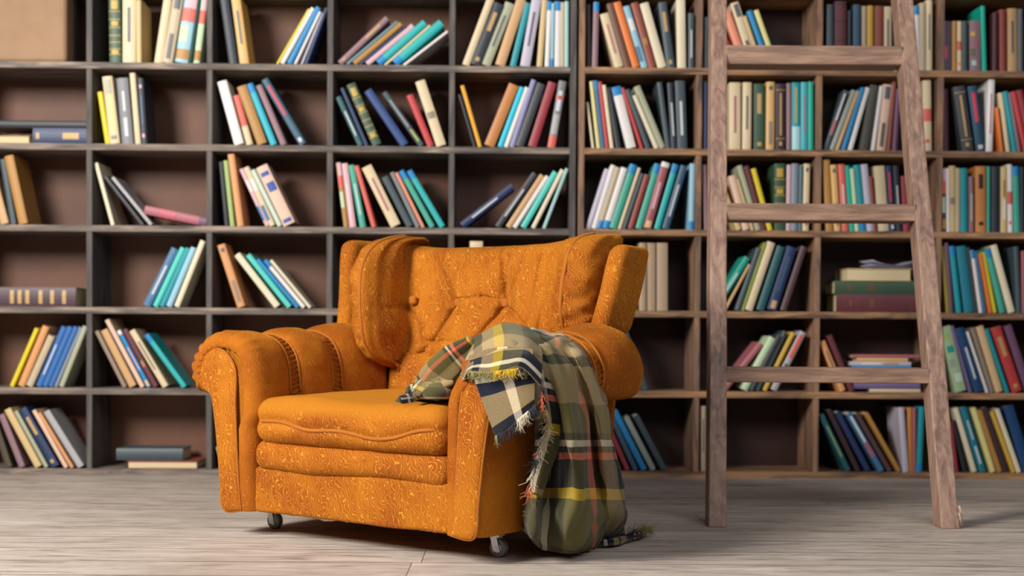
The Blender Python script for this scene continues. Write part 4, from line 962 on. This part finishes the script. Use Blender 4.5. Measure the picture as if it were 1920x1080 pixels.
# C: top layer folded over the arm towards the front
Cc = [[CX(852, 750, .285), CX(842, 712, .280), CX(856, 672, .285), CX(884, 640, .33), CY(918, 616, .09), CY(950, 606, .10), CY(985, 613, .10), CY(1012, 626, .09)],
      [CX(856, 752, .28), CX(850, 722, .275), CX(862, 690, .28), CY(884, 664, .02), CY(922, 640, .0), CY(955, 632, .0), CY(988, 638, .0), CY(1016, 660, .0)],
      [CX(858, 755, .285), CX(860, 730, .285), CY(868, 704, -.03), CY(884, 682, -.060), CY(920, 672, -.078), CY(953, 664, -.082), CY(986, 664, -.075), CY(1016, 692, -.05)],
      [CX(862, 757, .29), CX(866, 738, .29), CY(868, 712, -.045), CY(880, 697, -.075), CY(912, 699, -.094), CY(945, 695, -.098), CY(978, 690, -.090), CY(1014, 725, -.06)]]
sc_ = sheet(Cc, 110, 40, (.236, -.12), .34, .20, .004, 20, 0, 9)
# D: fringed inner edge falling beside the scroll
Dc = [[CX(1008, 700, .615), CX(1022, 705, .635), CX(1040, 712, .64)], [CX(1018, 745, .62), CX(1030, 748, .64), CX(1046, 752, .645)], [CX(1025, 790, .60), CX(1036, 790, .625), CX(1050, 792, .635)],
      [CX(1012, 838, .575), CX(1028, 838, .60), CX(1046, 840, .61)], [CX(1000, 880, .55), CX(1015, 882, .575), CX(1032, 884, .585)], [CX(992, 922, .53), CX(1003, 925, .55), CX(1016, 930, .56)]]
sd_ = sheet(Dc, 20, 70, (.02, .28), .10, .34, .004, 25, 0, 5)
# F: rumpled end lying on the seat and climbing the arm
def roll(pts, r, uvo, rf, flat_=.8, seed=0):
    P = crs([tuple(p) for p in pts], 50); v, f, u = tube(None, P, r, None, seg=22, rf=rf)
    out = []
    for i, q in enumerate(v):
        c = Vector(P[i // 22]); d = q - c; k = i % 22
        w_ = 1 + .22 * math.sin(k * 6.283 / 22 * 3 + seed) + .20 * noise.noise((c.x * 22 + seed, c.y * 22, k * .5))
        d = d * w_; d.z *= flat_; out.append(c + d)
    return out, f, [(a * 2.6 + uvo[0], b * 1.9 + uvo[1]) for a, b in u]
bell = lambda t: .35 + .65 * math.sin(math.pi * min(1, max(0, t * .9 + .08))) ** .6
f1 = roll([CZ(748, 752, .402), CZ(775, 751, .402), CZ(815, 750, .403), CZ(862, 752, .405)], .022, (.0, .0), bell, .85, 1)
f2 = roll([CZ(762, 738, .420), CZ(790, 735, .425), CZ(825, 735, .43), CZ(862, 735, .42)], .028, (.45, .28), bell, .9, 2)
f3 = roll([CX(792, 728, .20), CX(812, 712, .24), CX(832, 690, .28), CX(858, 668, .31), CX(890, 644, .35)], .040, (.05, .05), lambda t: .55 + .5 * math.sin(math.pi * min(1, t * .8 + .1)), 1.0, 3)
f4 = roll([CZ(778, 742, .42), CX(800, 722, .24), CX(822, 722, .28), CX(850, 715, .31)], .020, (.3, .4), bell, 1.0, 4)
# E: end trailing on the floor to the right
e1 = roll([CZ(1120, 1018, .014), CZ(1148, 1016, .016), CZ(1172, 1009, .014), CZ(1195, 1002, .018), CZ(1210, 998, .012)], .014, (.06, .0), bell, .7, 6)
cl = empty  # cloth body
V, Fc, U = merge([sa, sb, sc_, sd_]); body = mesh_obj('cloth', V, Fc, PLAID, blanket, uvs=U)
sl = body.modifiers.new('solid', 'SOLIDIFY'); sl.thickness = .0032; sl.offset = 0
V, Fc, U = merge([f1, f2, f3, f4]); mesh_obj('rumpled_end', V, Fc, PLAID, blanket, uvs=U)
def fl_roll(e):
    return [Vector((p.x, p.y, max(p.z, .0015))) for p in e[0]], e[1], e[2]
e1 = fl_roll(e1); tr = mesh_obj('trailing_end', e1[0], e1[1], PLAID, blanket, uvs=e1[2])
# fringes
def strands(edge, dirv, ln, cols, dens=260, name='fringe', spread=.35, r=.0009, seed=1, twist=.4):
    rnd = random.Random(seed); parts = {}; mats = []
    tot = sum((Vector(edge[i + 1]) - Vector(edge[i])).length for i in range(len(edge) - 1)); n = int(tot * dens)
    for k in range(n):
        t = (k + rnd.random() * .8) / n; p = Vector(cr([tuple(q) for q in edge], min(1, t))); d = Vector(dirv(t)).normalized()
        d = (d + Vector((rnd.uniform(-1, 1), rnd.uniform(-1, 1), rnd.uniform(-1, 1))) * spread).normalized(); l = ln * rnd.uniform(.6, 1.15)
        side = Vector((rnd.uniform(-1, 1), rnd.uniform(-1, 1), rnd.uniform(-.5, .5))) * twist * l
        pts = [p, p + d * l * .4 + side * .35, p + d * l * .75 + side * .2, p + d * l + side]
        pts = [Vector((q.x, q.y, max(q.z, .0015))) for q in pts]
        c = cols(t); parts.setdefault(c, []).append(tube(None, pts, r, None, seg=4, rf=lambda s: 1 - .5 * s))
    V = []; Fc = []; fm = []; ms = []
    for i, (c, pl) in enumerate(parts.items()):
        v, f, _ = merge(pl); o = len(V); V += v; Fc += [tuple(a + o for a in q) for q in f]; fm += [i] * len(f); ms.append(FM[c])
    o = mesh_obj(name, V, Fc, ms, blanket, fm=fm); o['kind'] = 'stuff'; return o
FM = {k: flat('yarn_' + k, c, .95) for k, c in dict(cream='#cfc4ac', dark='#2a2c36', olive='#8a8450', yellow='#d4b022', tan='#a8936a', coral='#c9684c').items()}
strands([CY(928, 818, -.064), CY(955, 799, -.074), CY(982, 777, -.075), CY(1004, 757, -.06)], lambda t: (.18, 0, -1), .030, lambda t: 'olive' if t < .06 else ('dark' if t < .5 else ('cream' if t < .78 else 'dark')), 900, spread=.16, seed=2)
strands([CY(878, 696, -.078), CY(912, 698, -.097), CY(945, 694, -.101), CY(978, 689, -.093)], lambda t: (0, -.2, -.7), .022, lambda t: 'olive' if t < .5 else ('yellow' if t < .92 else 'dark'), 800, spread=.55, seed=3, twist=.6)
strands([CX(1022, 760, .645), CX(1030, 790, .63), CX(1016, 838, .60), CX(1002, 880, .575), CX(994, 925, .55)], lambda t: (.1, -.55, -.8), .034, lambda t: 'tan' if t < .25 else ('cream' if t < .55 else ('dark' if t < .7 else ('cream' if t < .86 else 'coral'))), 620, spread=.35, seed=4, twist=.5)
strands([CX(1008, 700, .64), CX(1016, 730, .65), CX(1018, 760, .65)], lambda t: (.1, -.5, -.8), .026, lambda t: 'dark' if t < .5 else 'coral', 300, spread=.45, seed=8, twist=.7)
strands([CX(985, 960, .51), CZ(1000, 1012, .006), CZ(1040, 1028, .006), CZ(1085, 1031, .006), CZ(1120, 1018, .006)], lambda t: (.6, -.6, -.15), .018, lambda t: 'yellow' if t < .1 else ('olive' if t < .7 else 'dark'), 600, spread=.6, seed=5, twist=.7)
strands([CZ(1135, 1014, .012), CZ(1165, 1008, .018), CZ(1190, 1002, .02), CZ(1208, 997, .02), CZ(1214, 998, .01)], lambda t: (.3, .2 * math.cos(9 * t), .35), .024, lambda t: 'dark' if t < .55 else 'olive', 1500, spread=1.0, seed=6, twist=.8)
